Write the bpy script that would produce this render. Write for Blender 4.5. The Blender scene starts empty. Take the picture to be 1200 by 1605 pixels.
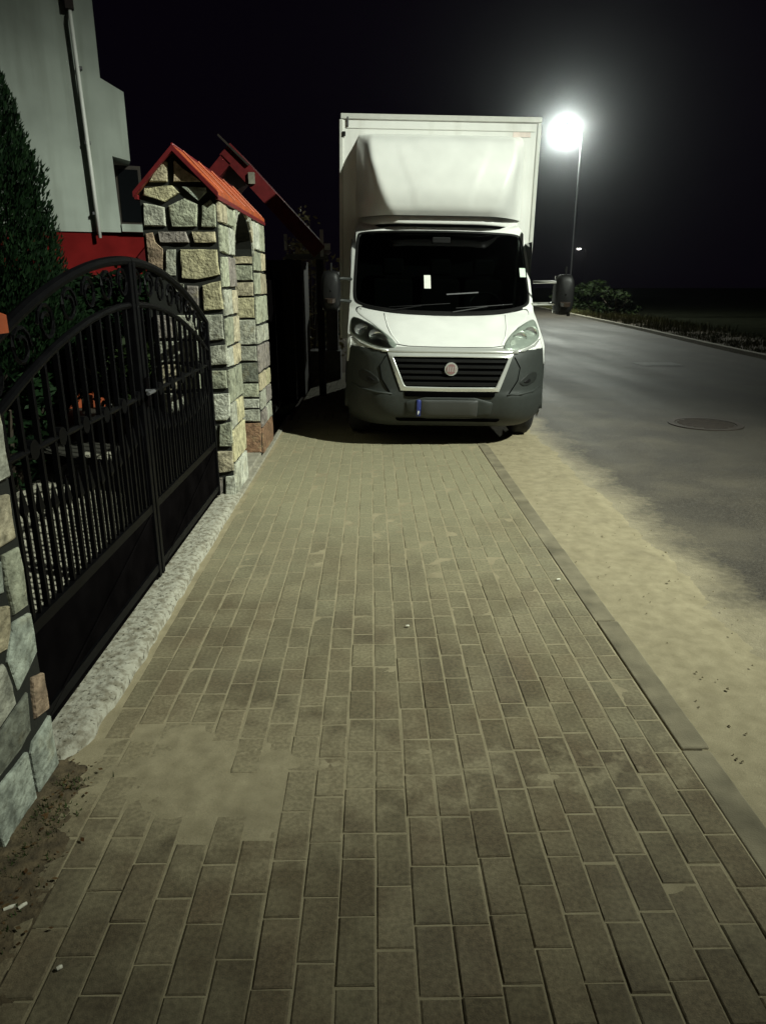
import bpy, bmesh, math, random
from mathutils import Vector, Matrix, noise
random.seed(7)
SC = bpy.context.scene
COL = SC.collection
R = math.radians

# ---------------------------------------------------------------- camera, world, light, exposure
cam_d = bpy.data.cameras.new('camera')
cam = bpy.data.objects.new('camera', cam_d); COL.objects.link(cam)
cam.location = (0, 0, 1.55)
cam.rotation_euler = (R(90) - math.atan(355 / 1120), 0, R(-0.9))
cam_d.sensor_fit = 'VERTICAL'; cam_d.sensor_height = 36; cam_d.sensor_width = 27
cam_d.lens = 36 * 1120 / 1605
cam_d.clip_start = 0.05; cam_d.clip_end = 2000
SC.camera = cam

world = bpy.data.worlds.new('World'); SC.world = world; world.use_nodes = True
wn = world.node_tree.nodes; wl = world.node_tree.links
bg = wn['Background']
sky = wn.new('ShaderNodeTexSky'); sky.sky_type = 'NISHITA'; sky.sun_disc = False
sky.sun_elevation = R(-4); sky.sun_rotation = R(200)
sky_dim = wn.new('ShaderNodeMix'); sky_dim.data_type = 'RGBA'; sky_dim.blend_type = 'MIX'
sky_dim.inputs[0].default_value = 0.98
wl.new(sky.outputs[0], sky_dim.inputs[6]); sky_dim.inputs[7].default_value = (0.024, 0.013, 0.038, 1)   # town glow on a moonless night
wl.new(sky_dim.outputs[2], bg.inputs['Color'])
bg.inputs['Strength'].default_value = 0.06

KEY_POS = (8.8, 0.3, 10.0)       # the lamp's twin behind the photographer, across the road
KEY_WATT = 12600
FAR_POS = (9.8, 40.0, 9.13)
FAR_WATT = 6000
SC.view_settings.view_transform = 'Standard'
SC.view_settings.look = 'None'
SC.view_settings.exposure = 0
SC.view_settings.gamma = 1
SC.view_settings.use_curve_mapping = False
SC.render.engine = 'CYCLES'
SC.cycles.use_denoising = True
SC.cycles.max_bounces = 6
SC.cycles.transparent_max_bounces = 12
SC.cycles.volume_bounces = 0
SC.cycles.sample_clamp_indirect = 6

# ---------------------------------------------------------------- materials
def nodes_of(name):
    m = bpy.data.materials.new(name); m.use_nodes = True
    nt = m.node_tree
    return m, nt.nodes, nt.links, nt.nodes['Principled BSDF']

def rgba(c): return (c[0], c[1], c[2], 1)

def mat(name, col, rough=0.6, metal=0.0, spec=0.5, var=0.12, scale=14.0, bump=0.0, bscale=60.0, coat=0.0, bdist=0.004):
    m, n, l, p = nodes_of(name)
    geo = n.new('ShaderNodeNewGeometry')
    nz = n.new('ShaderNodeTexNoise'); nz.inputs['Scale'].default_value = scale; nz.inputs['Detail'].default_value = 5
    l.new(geo.outputs['Position'], nz.inputs['Vector'])
    ramp = n.new('ShaderNodeMapRange'); ramp.inputs[1].default_value = 0.3; ramp.inputs[2].default_value = 0.7
    ramp.inputs[3].default_value = 1 - var; ramp.inputs[4].default_value = 1 + var
    l.new(nz.outputs['Fac'], ramp.inputs[0])
    mul = n.new('ShaderNodeMix'); mul.data_type = 'RGBA'; mul.blend_type = 'MULTIPLY'; mul.inputs[0].default_value = 1
    mul.inputs[6].default_value = rgba(col)
    l.new(ramp.outputs[0], mul.inputs[7])
    l.new(mul.outputs[2], p.inputs['Base Color'])
    p.inputs['Roughness'].default_value = rough
    p.inputs['Metallic'].default_value = metal
    p.inputs['Specular IOR Level'].default_value = spec
    p.inputs['Coat Weight'].default_value = coat
    if bump:
        nb = n.new('ShaderNodeTexNoise'); nb.inputs['Scale'].default_value = bscale; nb.inputs['Detail'].default_value = 6
        l.new(geo.outputs['Position'], nb.inputs['Vector'])
        b = n.new('ShaderNodeBump'); b.inputs['Strength'].default_value = bump; b.inputs['Distance'].default_value = bdist
        l.new(nb.outputs['Fac'], b.inputs['Height']); l.new(b.outputs[0], p.inputs['Normal'])
    return m

def noise_fac(n, l, scale, lo, hi, detail=5, vec=None, out0=0.0, out1=1.0):
    if vec is None:
        geo = n.new('ShaderNodeNewGeometry'); vec = geo.outputs['Position']
    nz = n.new('ShaderNodeTexNoise'); nz.inputs['Scale'].default_value = scale; nz.inputs['Detail'].default_value = detail
    l.new(vec, nz.inputs['Vector'])
    mr = n.new('ShaderNodeMapRange'); mr.inputs[1].default_value = lo; mr.inputs[2].default_value = hi
    mr.inputs[3].default_value = out0; mr.inputs[4].default_value = out1
    l.new(nz.outputs['Fac'], mr.inputs[0])
    return mr.outputs[0]

def mixc(n, l, fac, a, b, mode='MIX'):
    mx = n.new('ShaderNodeMix'); mx.data_type = 'RGBA'; mx.blend_type = mode
    for i, v in ((0, fac), (6, a), (7, b)):
        if isinstance(v, (int, float)): mx.inputs[i].default_value = v
        elif isinstance(v, tuple): mx.inputs[i].default_value = rgba(v)
        else: l.new(v, mx.inputs[i])
    return mx.outputs[2]

def paver_material(name, island):
    m, n, l, p = nodes_of(name)
    if island:
        g = n.new('ShaderNodeNewGeometry'); rnd = g.outputs['Random Per Island']
    else:
        g = n.new('ShaderNodeObjectInfo'); rnd = g.outputs['Random']
    cr = n.new('ShaderNodeValToRGB')
    cr.color_ramp.elements[0].color = (0.100, 0.073, 0.042, 1)
    cr.color_ramp.elements[1].color = (0.178, 0.142, 0.086, 1)
    e = cr.color_ramp.elements.new(0.35); e.color = (0.130, 0.106, 0.064, 1)
    e = cr.color_ramp.elements.new(0.7); e.color = (0.146, 0.111, 0.067, 1)
    l.new(rnd, cr.inputs[0])
    fine = noise_fac(n, l, 220, 0.3, 0.7, 4, out0=0.72, out1=1.28)
    c = mixc(n, l, 1.0, cr.outputs[0], fine, 'MULTIPLY')
    dirt = noise_fac(n, l, 2.1, 0.46, 0.62, 8, out1=0.45)
    c = mixc(n, l, dirt, c, (0.075, 0.062, 0.043))
    dust = noise_fac(n, l, 5.5, 0.40, 0.75, 10, out0=0.08, out1=0.5)
    c = mixc(n, l, dust, c, (0.31, 0.275, 0.172))
    # sand dust growing paler with distance; part is grazing light put into the colour
    gx = n.new('ShaderNodeNewGeometry'); sx = n.new('ShaderNodeSeparateXYZ'); l.new(gx.outputs['Position'], sx.inputs[0])
    wob = noise_fac(n, l, 1.4, 0.3, 0.7, 8, out0=-0.9, out1=0.9)
    ad = n.new('ShaderNodeMath'); ad.operation = 'ADD'; l.new(sx.outputs['Y'], ad.inputs[0]); l.new(wob, ad.inputs[1])
    mr = n.new('ShaderNodeMapRange'); mr.inputs[1].default_value = 2.2; mr.inputs[2].default_value = 5.2; mr.inputs[4].default_value = 0.72
    l.new(ad.outputs[0], mr.inputs[0])
    c = mixc(n, l, mr.outputs[0], c, (0.30, 0.28, 0.180))
    # thin film of sand round the spilt patch
    vs = n.new('ShaderNodeVectorMath'); vs.operation = 'SUBTRACT'; l.new(gx.outputs['Position'], vs.inputs[0]); vs.inputs[1].default_value = (-0.50, 2.04, 0)
    vm = n.new('ShaderNodeVectorMath'); vm.operation = 'MULTIPLY'; l.new(vs.outputs[0], vm.inputs[0]); vm.inputs[1].default_value = (1.9, 3.1, 0)
    vl = n.new('ShaderNodeVectorMath'); vl.operation = 'LENGTH'; l.new(vm.outputs[0], vl.inputs[0])
    w2 = noise_fac(n, l, 9, 0.3, 0.7, 10, out0=-0.55, out1=0.55)
    a2 = n.new('ShaderNodeMath'); a2.operation = 'ADD'; l.new(vl.outputs['Value'], a2.inputs[0]); l.new(w2, a2.inputs[1])
    m2 = n.new('ShaderNodeMapRange'); m2.inputs[1].default_value = 1.45; m2.inputs[2].default_value = 0.80; m2.inputs[4].default_value = 0.68
    l.new(a2.outputs[0], m2.inputs[0])
    c = mixc(n, l, m2.outputs[0], c, (0.285, 0.245, 0.155))
    # dusty band trodden across the walk at the same place
    b1 = n.new('ShaderNodeMath'); b1.operation = 'SUBTRACT'; l.new(sx.outputs['Y'], b1.inputs[0]); b1.inputs[1].default_value = 2.02
    b2 = n.new('ShaderNodeMath'); b2.operation = 'ABSOLUTE'; l.new(b1.outputs[0], b2.inputs[0])
    w3 = noise_fac(n, l, 11, 0.38, 0.62, 8, out0=-0.10, out1=0.25)
    b3 = n.new('ShaderNodeMath'); b3.operation = 'SUBTRACT'; l.new(w3, b3.inputs[0]); l.new(b2.outputs[0], b3.inputs[1])
    m3 = n.new('ShaderNodeMapRange'); m3.inputs[1].default_value = 0.0; m3.inputs[2].default_value = 0.16; m3.inputs[4].default_value = 0.6
    l.new(b3.outputs[0], m3.inputs[0])
    c = mixc(n, l, m3.outputs[0], c, (0.285, 0.245, 0.155))
    spk = noise_fac(n, l, 75, 0.32, 0.68, 3, out0=0.78, out1=1.22)
    c = mixc(n, l, 1.0, c, spk, 'MULTIPLY')
    pit = noise_fac(n, l, 150, 0.66, 0.74, 2, out1=0.55)
    c = mixc(n, l, pit, c, (0.05, 0.042, 0.028))
    l.new(c, p.inputs['Base Color'])
    p.inputs['Roughness'].default_value = 0.82; p.inputs['Specular IOR Level'].default_value = 0.35
    geo = n.new('ShaderNodeNewGeometry')
    nb = n.new('ShaderNodeTexNoise'); nb.inputs['Scale'].default_value = 260; nb.inputs['Detail'].default_value = 5
    l.new(geo.outputs['Position'], nb.inputs['Vector'])
    b = n.new('ShaderNodeBump'); b.inputs['Strength'].default_value = 0.5; b.inputs['Distance'].default_value = 0.003
    l.new(nb.outputs['Fac'], b.inputs['Height']); l.new(b.outputs[0], p.inputs['Normal'])
    return m

def stone_material():
    m, n, l, p = nodes_of('cut_stone')
    oi = n.new('ShaderNodeObjectInfo')
    f1 = noise_fac(n, l, 22, 0.3, 0.7, 9, out0=0.5, out1=1.4)
    c = mixc(n, l, 1.0, oi.outputs['Color'], f1, 'MULTIPLY')
    f2 = noise_fac(n, l, 31, 0.55, 0.75, 6, out1=0.55)
    c = mixc(n, l, f2, c, (0.09, 0.085, 0.055))
    f3 = noise_fac(n, l, 9, 0.58, 0.8, 6, out1=0.5)
    c = mixc(n, l, f3, c, (0.42, 0.36, 0.2))
    l.new(c, p.inputs['Base Color'])
    p.inputs['Roughness'].default_value = 0.85; p.inputs['Specular IOR Level'].default_value = 0.3
    geo = n.new('ShaderNodeNewGeometry')
    nb = n.new('ShaderNodeTexNoise'); nb.inputs['Scale'].default_value = 55; nb.inputs['Detail'].default_value = 8
    l.new(geo.outputs['Position'], nb.inputs['Vector'])
    b = n.new('ShaderNodeBump'); b.inputs['Strength'].default_value = 0.9; b.inputs['Distance'].default_value = 0.012
    l.new(nb.outputs['Fac'], b.inputs['Height']); l.new(b.outputs[0], p.inputs['Normal'])
    return m

def asphalt_material():
    m, n, l, p = nodes_of('asphalt')
    geo = n.new('ShaderNodeNewGeometry')
    base = noise_fac(n, l, 130, 0.35, 0.68, 3)
    c = mixc(n, l, base, (0.020, 0.017, 0.013), (0.080, 0.067, 0.050))
    agg = noise_fac(n, l, 60, 0.56, 0.70, 2, out1=0.75)
    c = mixc(n, l, agg, c, (0.10, 0.09, 0.075))
    dust = noise_fac(n, l, 1.1, 0.42, 0.75, 10, out1=0.42)
    c = mixc(n, l, dust, c, (0.115, 0.10, 0.076))
    patchy = noise_fac(n, l, 0.35, 0.50, 0.56, 6, out1=0.35)
    c = mixc(n, l, patchy, c, (0.022, 0.020, 0.019))
    # sand blown onto the edge of the carriageway
    sx = n.new('ShaderNodeSeparateXYZ'); l.new(geo.outputs['Position'], sx.inputs[0])
    wob = noise_fac(n, l, 2.2, 0.3, 0.7, 6, out0=-0.13, out1=0.13)
    wob2 = noise_fac(n, l, 26, 0.3, 0.7, 8, out0=-0.05, out1=0.05)
    ad = n.new('ShaderNodeMath'); ad.operation = 'ADD'; l.new(sx.outputs['X'], ad.inputs[0]); l.new(wob, ad.inputs[1])
    ad2 = n.new('ShaderNodeMath'); ad2.operation = 'ADD'; l.new(ad.outputs[0], ad2.inputs[0]); l.new(wob2, ad2.inputs[1])
    mr = n.new('ShaderNodeMapRange'); mr.inputs[1].default_value = 2.12; mr.inputs[2].default_value = 1.80; mr.inputs[4].default_value = 1.0
    l.new(ad2.outputs[0], mr.inputs[0])
    fade = n.new('ShaderNodeMapRange'); fade.inputs[1].default_value = 17; fade.inputs[2].default_value = 10
    l.new(sx.outputs['Y'], fade.inputs[0])
    mm = n.new('ShaderNodeMath'); mm.operation = 'MULTIPLY'; l.new(mr.outputs[0], mm.inputs[0]); l.new(fade.outputs[0], mm.inputs[1])
    sg = noise_fac(n, l, 14, 0.3, 0.7, 8)
    c = mixc(n, l, mm.outputs[0], c, mixc(n, l, sg, (0.25, 0.215, 0.138), (0.33, 0.285, 0.19)))
    film = noise_fac(n, l, 1.7, 0.45, 0.7, 9, out1=0.35)
    mr3 = n.new('ShaderNodeMapRange'); mr3.inputs[1].default_value = 4.2; mr3.inputs[2].default_value = 1.9
    l.new(ad.outputs[0], mr3.inputs[0])
    m4 = n.new('ShaderNodeMath'); m4.operation = 'MULTIPLY'; l.new(film, m4.inputs[0]); l.new(mr3.outputs[0], m4.inputs[1])
    c = mixc(n, l, m4.outputs[0], c, (0.20, 0.17, 0.115))
    l.new(c, p.inputs['Base Color'])
    mp = n.new('ShaderNodeMapping'); mp.inputs['Scale'].default_value = (0.9, 0.12, 1)
    l.new(geo.outputs['Position'], mp.inputs['Vector'])
    rr = noise_fac(n, l, 1.0, 0.4, 0.65, 5, vec=mp.outputs[0], out0=0.70, out1=0.60)
    l.new(rr, p.inputs['Roughness'])
    p.inputs['Specular IOR Level'].default_value = 0.4
    nb = n.new('ShaderNodeTexNoise'); nb.inputs['Scale'].default_value = 110; nb.inputs['Detail'].default_value = 4
    l.new(geo.outputs['Position'], nb.inputs['Vector'])
    b = n.new('ShaderNodeBump'); b.inputs['Strength'].default_value = 0.6; b.inputs['Distance'].default_value = 0.008
    l.new(nb.outputs['Fac'], b.inputs['Height']); l.new(b.outputs[0], p.inputs['Normal'])
    return m

def sand_material():
    m, n, l, p = nodes_of('sand')
    f = noise_fac(n, l, 14, 0.3, 0.7, 8)
    c = mixc(n, l, f, (0.27, 0.232, 0.148), (0.36, 0.312, 0.205))
    g = noise_fac(n, l, 420, 0.3, 0.7, 2, out0=0.75, out1=1.2)
    c = mixc(n, l, 1.0, c, g, 'MULTIPLY')
    d = noise_fac(n, l, 3.1, 0.56, 0.75, 8, out1=0.5)
    c = mixc(n, l, d, c, (0.16, 0.135, 0.09))
    l.new(c, p.inputs['Base Color'])
    p.inputs['Roughness'].default_value = 0.95; p.inputs['Specular IOR Level'].default_value = 0.15
    geo = n.new('ShaderNodeNewGeometry')
    nb = n.new('ShaderNodeTexNoise'); nb.inputs['Scale'].default_value = 70; nb.inputs['Detail'].default_value = 9
    l.new(geo.outputs['Position'], nb.inputs['Vector'])
    b = n.new('ShaderNodeBump'); b.inputs['Strength'].default_value = 0.35; b.inputs['Distance'].default_value = 0.004
    l.new(nb.outputs['Fac'], b.inputs['Height']); l.new(b.outputs[0], p.inputs['Normal'])
    return m

def concrete_threshold():
    m, n, l, p = nodes_of('flaking_concrete')
    f = noise_fac(n, l, 28, 0.44, 0.64, 10)
    c = mixc(n, l, f, (0.40, 0.385, 0.315), (0.21, 0.19, 0.14))
    g = noise_fac(n, l, 60, 0.58, 0.68, 5)
    c = mixc(n, l, g, c, (0.07, 0.062, 0.04))
    l.new(c, p.inputs['Base Color']); p.inputs['Roughness'].default_value = 0.9
    geo = n.new('ShaderNodeNewGeometry')
    nb = n.new('ShaderNodeTexNoise'); nb.inputs['Scale'].default_value = 45; nb.inputs['Detail'].default_value = 8
    l.new(geo.outputs['Position'], nb.inputs['Vector'])
    b = n.new('ShaderNodeBump'); b.inputs['Strength'].default_value = 0.8; b.inputs['Distance'].default_value = 0.012
    l.new(nb.outputs['Fac'], b.inputs['Height']); l.new(b.outputs[0], p.inputs['Normal'])
    return m

def glass_material(name, tint, gloss_rough=0.02, ior=1.5):
    m = bpy.data.materials.new(name); m.use_nodes = True
    n = m.node_tree.nodes; l = m.node_tree.links
    n.remove(n['Principled BSDF'])
    tr = n.new('ShaderNodeBsdfTransparent'); tr.inputs[0].default_value = rgba(tint)
    gl = n.new('ShaderNodeBsdfGlossy'); gl.inputs['Roughness'].default_value = gloss_rough
    fr = n.new('ShaderNodeFresnel'); fr.inputs[0].default_value = ior
    mx = n.new('ShaderNodeMixShader')
    l.new(fr.outputs[0], mx.inputs[0]); l.new(tr.outputs[0], mx.inputs[1]); l.new(gl.outputs[0], mx.inputs[2])
    l.new(mx.outputs[0], n['Material Output'].inputs[0])
    return m

def emit_material(name, col, s):
    m = bpy.data.materials.new(name); m.use_nodes = True
    n = m.node_tree.nodes; l = m.node_tree.links
    n.remove(n['Principled BSDF'])
    e = n.new('ShaderNodeEmission'); e.inputs[0].default_value = rgba(col); e.inputs[1].default_value = s
    l.new(e.outputs[0], n['Material Output'].inputs[0])
    return m

def leaf_material(name, a, b):
    m, n, l, p = nodes_of(name)
    g = n.new('ShaderNodeNewGeometry')
    c = mixc(n, l, g.outputs['Random Per Island'], a, b)
    l.new(c, p.inputs['Base Color']); p.inputs['Roughness'].default_value = 0.6
    p.inputs['Specular IOR Level'].default_value = 0.08
    return m

M = {
 'paver': paver_material('concrete_paver', False), 'paver_far': paver_material('concrete_paver_joined', True),
 'stone': stone_material(), 'asphalt': asphalt_material(), 'sand': sand_material(), 'threshold': concrete_threshold(),
 'joint': mat('dark_joint', (0.012, 0.013, 0.010), 0.9, bump=0.4),
 'earth': mat('earth', (0.10, 0.075, 0.042), 0.95, var=0.5, scale=25, bump=0.8, bscale=90, bdist=0.01),
 'ground': mat('dark_ground', (0.010, 0.011, 0.007), 0.95, spec=0.0, var=0.4, scale=1.5, bump=0.6, bscale=20, bdist=0.03),
 'kerb': mat('kerb_concrete', (0.20, 0.175, 0.118), 0.88, spec=0.3, var=0.35, scale=6, bump=0.5, bscale=150),
 'kerb_pale': mat('kerb_pale', (0.30, 0.28, 0.22), 0.85, var=0.25, bump=0.5, bscale=90),
 'iron': mat('black_iron', (0.0035, 0.0034, 0.004), 0.45, spec=0.05, var=0.3),
 'iron_sheet': mat('black_sheet', (0.0035, 0.003, 0.0032), 0.8, spec=0.0, var=0.4, scale=6, bump=0.08, bscale=8),
 'white_paint': mat('van_white', (0.78, 0.785, 0.755), 0.32, var=0.05, scale=5, coat=0.3),
 'white_box': mat('box_white', (0.80, 0.80, 0.765), 0.45, var=0.05, scale=3),
 'alu': mat('aluminium_trim', (0.68, 0.68, 0.63), 0.4, metal=0.2, var=0.05),
 'plastic': mat('charcoal_plastic', (0.032, 0.036, 0.033), 0.55, spec=0.35, var=0.1, scale=30, bump=0.15, bscale=400, bdist=0.001),
 'black_plastic': mat('black_plastic', (0.007, 0.007, 0.007), 0.5, spec=0.25, var=0.1),
 'fog_plastic': mat('fog_plastic', (0.018, 0.020, 0.018), 0.55, spec=0.3),
 'rubber': mat('rubber', (0.014, 0.014, 0.014), 0.8, var=0.2, bump=0.2),
 'chrome': mat('silver_trim', (0.75, 0.76, 0.72), 0.25, metal=0.55, var=0.02),
 'silver': mat('reflector', (0.85, 0.86, 0.84), 0.12, metal=0.9, var=0.02),
 'lamp_housing': mat('lamp_housing', (0.50, 0.51, 0.49), 0.35, metal=0.5, var=0.1),
 'gap_shade': mat('recess_shade', (0.002, 0.002, 0.002), 0.9, spec=0.0),  # black that stands for the shade inside gaps, slots and recesses
 'cloth': mat('seat_cloth', (0.004, 0.004, 0.0045), 0.9),
 'paper': mat('paper', (0.75, 0.76, 0.7), 0.7, var=0.05),
 'mint': mat('green_sticker', (0.62, 0.75, 0.62), 0.6, var=0.05),
 'pink': mat('faded_red_sticker', (0.80, 0.68, 0.62), 0.6, var=0.1),
 'plate': mat('blank_plate', (0.050, 0.052, 0.050), 0.5, var=0.05),
 'plate_blue': mat('plate_band', (0.03, 0.045, 0.22), 0.5, var=0.05),
 'badge_red': mat('badge_red', (0.26, 0.15, 0.15), 0.35, var=0.05),
 'lamp_amber': mat('amber_lens', (0.03, 0.02, 0.015), 0.3, var=0.05),
 'stucco': mat('white_stucco', (0.42, 0.465, 0.415), 0.9, var=0.16, scale=1.6, bump=0.35, bscale=120),
 'white_pipe': mat('white_pipe', (0.82, 0.83, 0.78), 0.45, var=0.05),
 'red_wall': mat('red_painted_wall', (0.17, 0.010, 0.010), 0.9, spec=0.1, var=0.2, scale=4, bump=0.2),
 'red_roof': mat('dark_red_sheet', (0.15, 0.011, 0.013), 0.5, var=0.2),
 'orange_roof': mat('orange_roof_sheet', (0.42, 0.085, 0.025), 0.55, var=0.22, scale=7, bump=0.2),
 'roof_dark': mat('roof_dark', (0.03, 0.02, 0.018), 0.8),
 'yard': mat('yard_paver', (0.36, 0.34, 0.27), 0.85, var=0.25, bump=0.3, bscale=120),
 'yard_joint': mat('yard_joint', (0.03, 0.028, 0.02), 0.95),
 'wood_dark': mat('dark_wood', (0.03, 0.022, 0.016), 0.7, var=0.3),
 'concrete': mat('grey_concrete', (0.20, 0.20, 0.19), 0.9, var=0.2, bump=0.3),
 'galv': mat('galvanised_steel', (0.12, 0.12, 0.125), 0.6, metal=0.3),
 'pole_paint': mat('pole_paint', (0.022, 0.022, 0.024), 0.7, spec=0.1),
 'bark': mat('bark', (0.05, 0.038, 0.026), 0.9, var=0.3, bump=0.6, bscale=30),
 'thuja': leaf_material('thuja_leaf', (0.003, 0.009, 0.004), (0.011, 0.027, 0.009)),
 'hedge': leaf_material('hedge_leaf', (0.005, 0.009, 0.003), (0.018, 0.030, 0.008)),
 'dry_leaf': leaf_material('dry_leaf', (0.07, 0.035, 0.015), (0.13, 0.085, 0.04)),
 'pale_leaf': leaf_material('pale_leaf', (0.18, 0.16, 0.08), (0.34, 0.30, 0.17)),
 'grass': leaf_material('grass_blade', (0.05, 0.062, 0.022), (0.13, 0.12, 0.05)),
 'moss': leaf_material('moss', (0.03, 0.05, 0.015), (0.06, 0.08, 0.03)),
 'butt': mat('white_scrap', (0.75, 0.72, 0.6), 0.8),
 'iron_cast': mat('cast_iron', (0.040, 0.030, 0.024), 0.6, var=0.3, bump=0.6, bscale=50),
 'road_paint': mat('worn_patch', (0.16, 0.165, 0.16), 0.6, var=0.3, scale=8, bump=0.3),
 'glass': glass_material('window_glass', (0.16, 0.19, 0.175), ior=1.18),
 'lens': glass_material('headlight_cover', (0.85, 0.9, 0.86)),
 'pane_dark': mat('dark_pane', (0.006, 0.007, 0.008), 0.08, var=0.0),
 'lamp_glow': emit_material('lamp_bowl', (0.95, 1.0, 0.97), 700),
 'lamp_glow_near': emit_material('lamp_bowl_near', (0.95, 1.0, 0.97), 25),
 'lamp_glow_far': emit_material('lamp_bowl_far', (1.0, 0.93, 0.85), 30),
}

def weather(m, lo, dark, fac):
    n = m.node_tree.nodes; l = m.node_tree.links; p = n['Principled BSDF']
    src = p.inputs['Base Color'].links[0].from_socket
    geo = n.new('ShaderNodeNewGeometry'); mp = n.new('ShaderNodeMapping'); mp.inputs['Scale'].default_value = (5, 5, 0.5)
    l.new(geo.outputs['Position'], mp.inputs['Vector'])
    f = noise_fac(n, l, 1.0, lo, 0.75, 8, vec=mp.outputs[0], out1=fac)
    l.new(mixc(n, l, f, src, dark), p.inputs['Base Color'])
weather(M['stucco'], 0.45, (0.17, 0.18, 0.14), 0.55)
weather(M['white_box'], 0.55, (0.45, 0.44, 0.38), 0.35)
weather(M['orange_roof'], 0.45, (0.12, 0.04, 0.02), 0.6)

# ---------------------------------------------------------------- mesh helpers
class MB:
    def __init__(s): s.v = []; s.f = []
    def add(s, vs, fs):
        o = len(s.v); s.v += [tuple(v) for v in vs]; s.f += [tuple(i + o for i in f) for f in fs]; return s
    def box(s, x0, x1, y0, y1, z0, z1):
        v = [(x0,y0,z0),(x1,y0,z0),(x1,y1,z0),(x0,y1,z0),(x0,y0,z1),(x1,y0,z1),(x1,y1,z1),(x0,y1,z1)]
        return s.add(v, [(3,2,1,0),(4,5,6,7),(0,1,5,4),(1,2,6,5),(2,3,7,6),(3,0,4,7)])
    def tube(s, pts, r, seg=8, cap=True):
        pts = [Vector(p) for p in pts]; n = len(pts)
        rs = r if isinstance(r, (list, tuple)) else [r] * n
        vs = []; fs = []
        for i, p in enumerate(pts):
            t = (pts[min(i+1, n-1)] - pts[max(i-1, 0)]).normalized()
            a = Vector((0,0,1)) if abs(t.z) < 0.9 else Vector((1,0,0))
            u = t.cross(a).normalized(); w = t.cross(u)
            for k in range(seg):
                q = 2*math.pi*k/seg
                vs.append(p + (u*math.cos(q) + w*math.sin(q))*rs[i])
        for i in range(n-1):
            for k in range(seg):
                k2 = (k+1) % seg
                fs.append((i*seg+k, i*seg+k2, (i+1)*seg+k2, (i+1)*seg+k))
        if cap:
            fs.append(tuple(range(seg-1, -1, -1))); fs.append(tuple((n-1)*seg + k for k in range(seg)))
        return s.add(vs, fs)
    def grid(s, rows, closed=False):
        n = len(rows[0]); vs = [p for r in rows for p in r]; fs = []
        for i in range(len(rows)-1):
            for k in range(n if closed else n-1):
                k2 = (k+1) % n
                fs.append((i*n+k, i*n+k2, (i+1)*n+k2, (i+1)*n+k))
        return s.add(vs, fs)
    def build(s, name, m, parent=None, smooth=False, bevel=0, seg=2, solid=0, fix=True):
        me = bpy.data.meshes.new(name); me.from_pydata(s.v, [], s.f)
        if fix:
            b = bmesh.new(); b.from_mesh(me); bmesh.ops.remove_doubles(b, verts=b.verts, dist=1e-5)
            bmesh.ops.recalc_face_normals(b, faces=b.faces); b.to_mesh(me); b.free()
        me.materials.append(M[m] if isinstance(m, str) else m)
        if smooth: me.shade_smooth()
        o = bpy.data.objects.new(name, me); COL.objects.link(o)
        if parent: o.parent = parent
        if solid:
            md = o.modifiers.new('thickness', 'SOLIDIFY'); md.thickness = solid; md.offset = 0
        if bevel:
            md = o.modifiers.new('edge', 'BEVEL'); md.width = bevel; md.segments = seg; md.limit_method = 'ANGLE'
            if smooth is False: me.shade_smooth()
            md.harden_normals = True
        return o

def tag(o, label=None, cat=None, group=None, kind=None):
    if label: o['label'] = label
    if cat: o['category'] = cat
    if group: o['group'] = group
    if kind: o['kind'] = kind
    return o
def empty(name, loc=(0,0,0), rot=(0,0,0)):
    o = bpy.data.objects.new(name, None); COL.objects.link(o); o.location = loc; o.rotation_euler = rot
    o.empty_display_size = 0.2
    return o
def linked(o, name, loc, rot=(0,0,0), parent=None, scale=None):
    c = o.copy(); c.name = name; COL.objects.link(c); c.location = loc; c.rotation_euler = rot
    if parent: c.parent = parent
    if scale: c.scale = scale
    return c
def lerp_table(t, z):
    if z <= t[0][0]: return t[0][1]
    for (a, b), (c, d) in zip(t, t[1:]):
        if z <= c: return b + (d-b)*(z-a)/(c-a)
    return t[-1][1]
def smooth_table(t, z):
    zs = [a for a, _ in t]
    if z <= zs[0]: return t[0][1]
    if z >= zs[-1]: return t[-1][1]
    i = max(k for k in range(len(t)-1) if zs[k] <= z)
    def slope(k):
        if k == 0: return (t[1][1]-t[0][1])/(t[1][0]-t[0][0])
        if k == len(t)-1: return (t[-1][1]-t[-2][1])/(t[-1][0]-t[-2][0])
        s0 = (t[k][1]-t[k-1][1])/(t[k][0]-t[k-1][0]); s1 = (t[k+1][1]-t[k][1])/(t[k+1][0]-t[k][0])
        return 0 if s0*s1 <= 0 else 2*s0*s1/(s0+s1)
    h = zs[i+1]-zs[i]; u = (z-zs[i])/h; m0 = slope(i)*h; m1 = slope(i+1)*h
    return (2*u**3-3*u*u+1)*t[i][1] + (u**3-2*u*u+u)*m0 + (-2*u**3+3*u*u)*t[i+1][1] + (u**3-u*u)*m1
def smoothstep(a, b, x):
    t = max(0, min(1, (x-a)/(b-a))); return t*t*(3-2*t)
def nz(x, y, z=0, s=1.0): return noise.noise(Vector((x*s, y*s, z)))
def fbm(x, y, z=0, s=1.0, o=4): return noise.fractal(Vector((x*s, y*s, z)), 1.0, 2.0, o)

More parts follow.
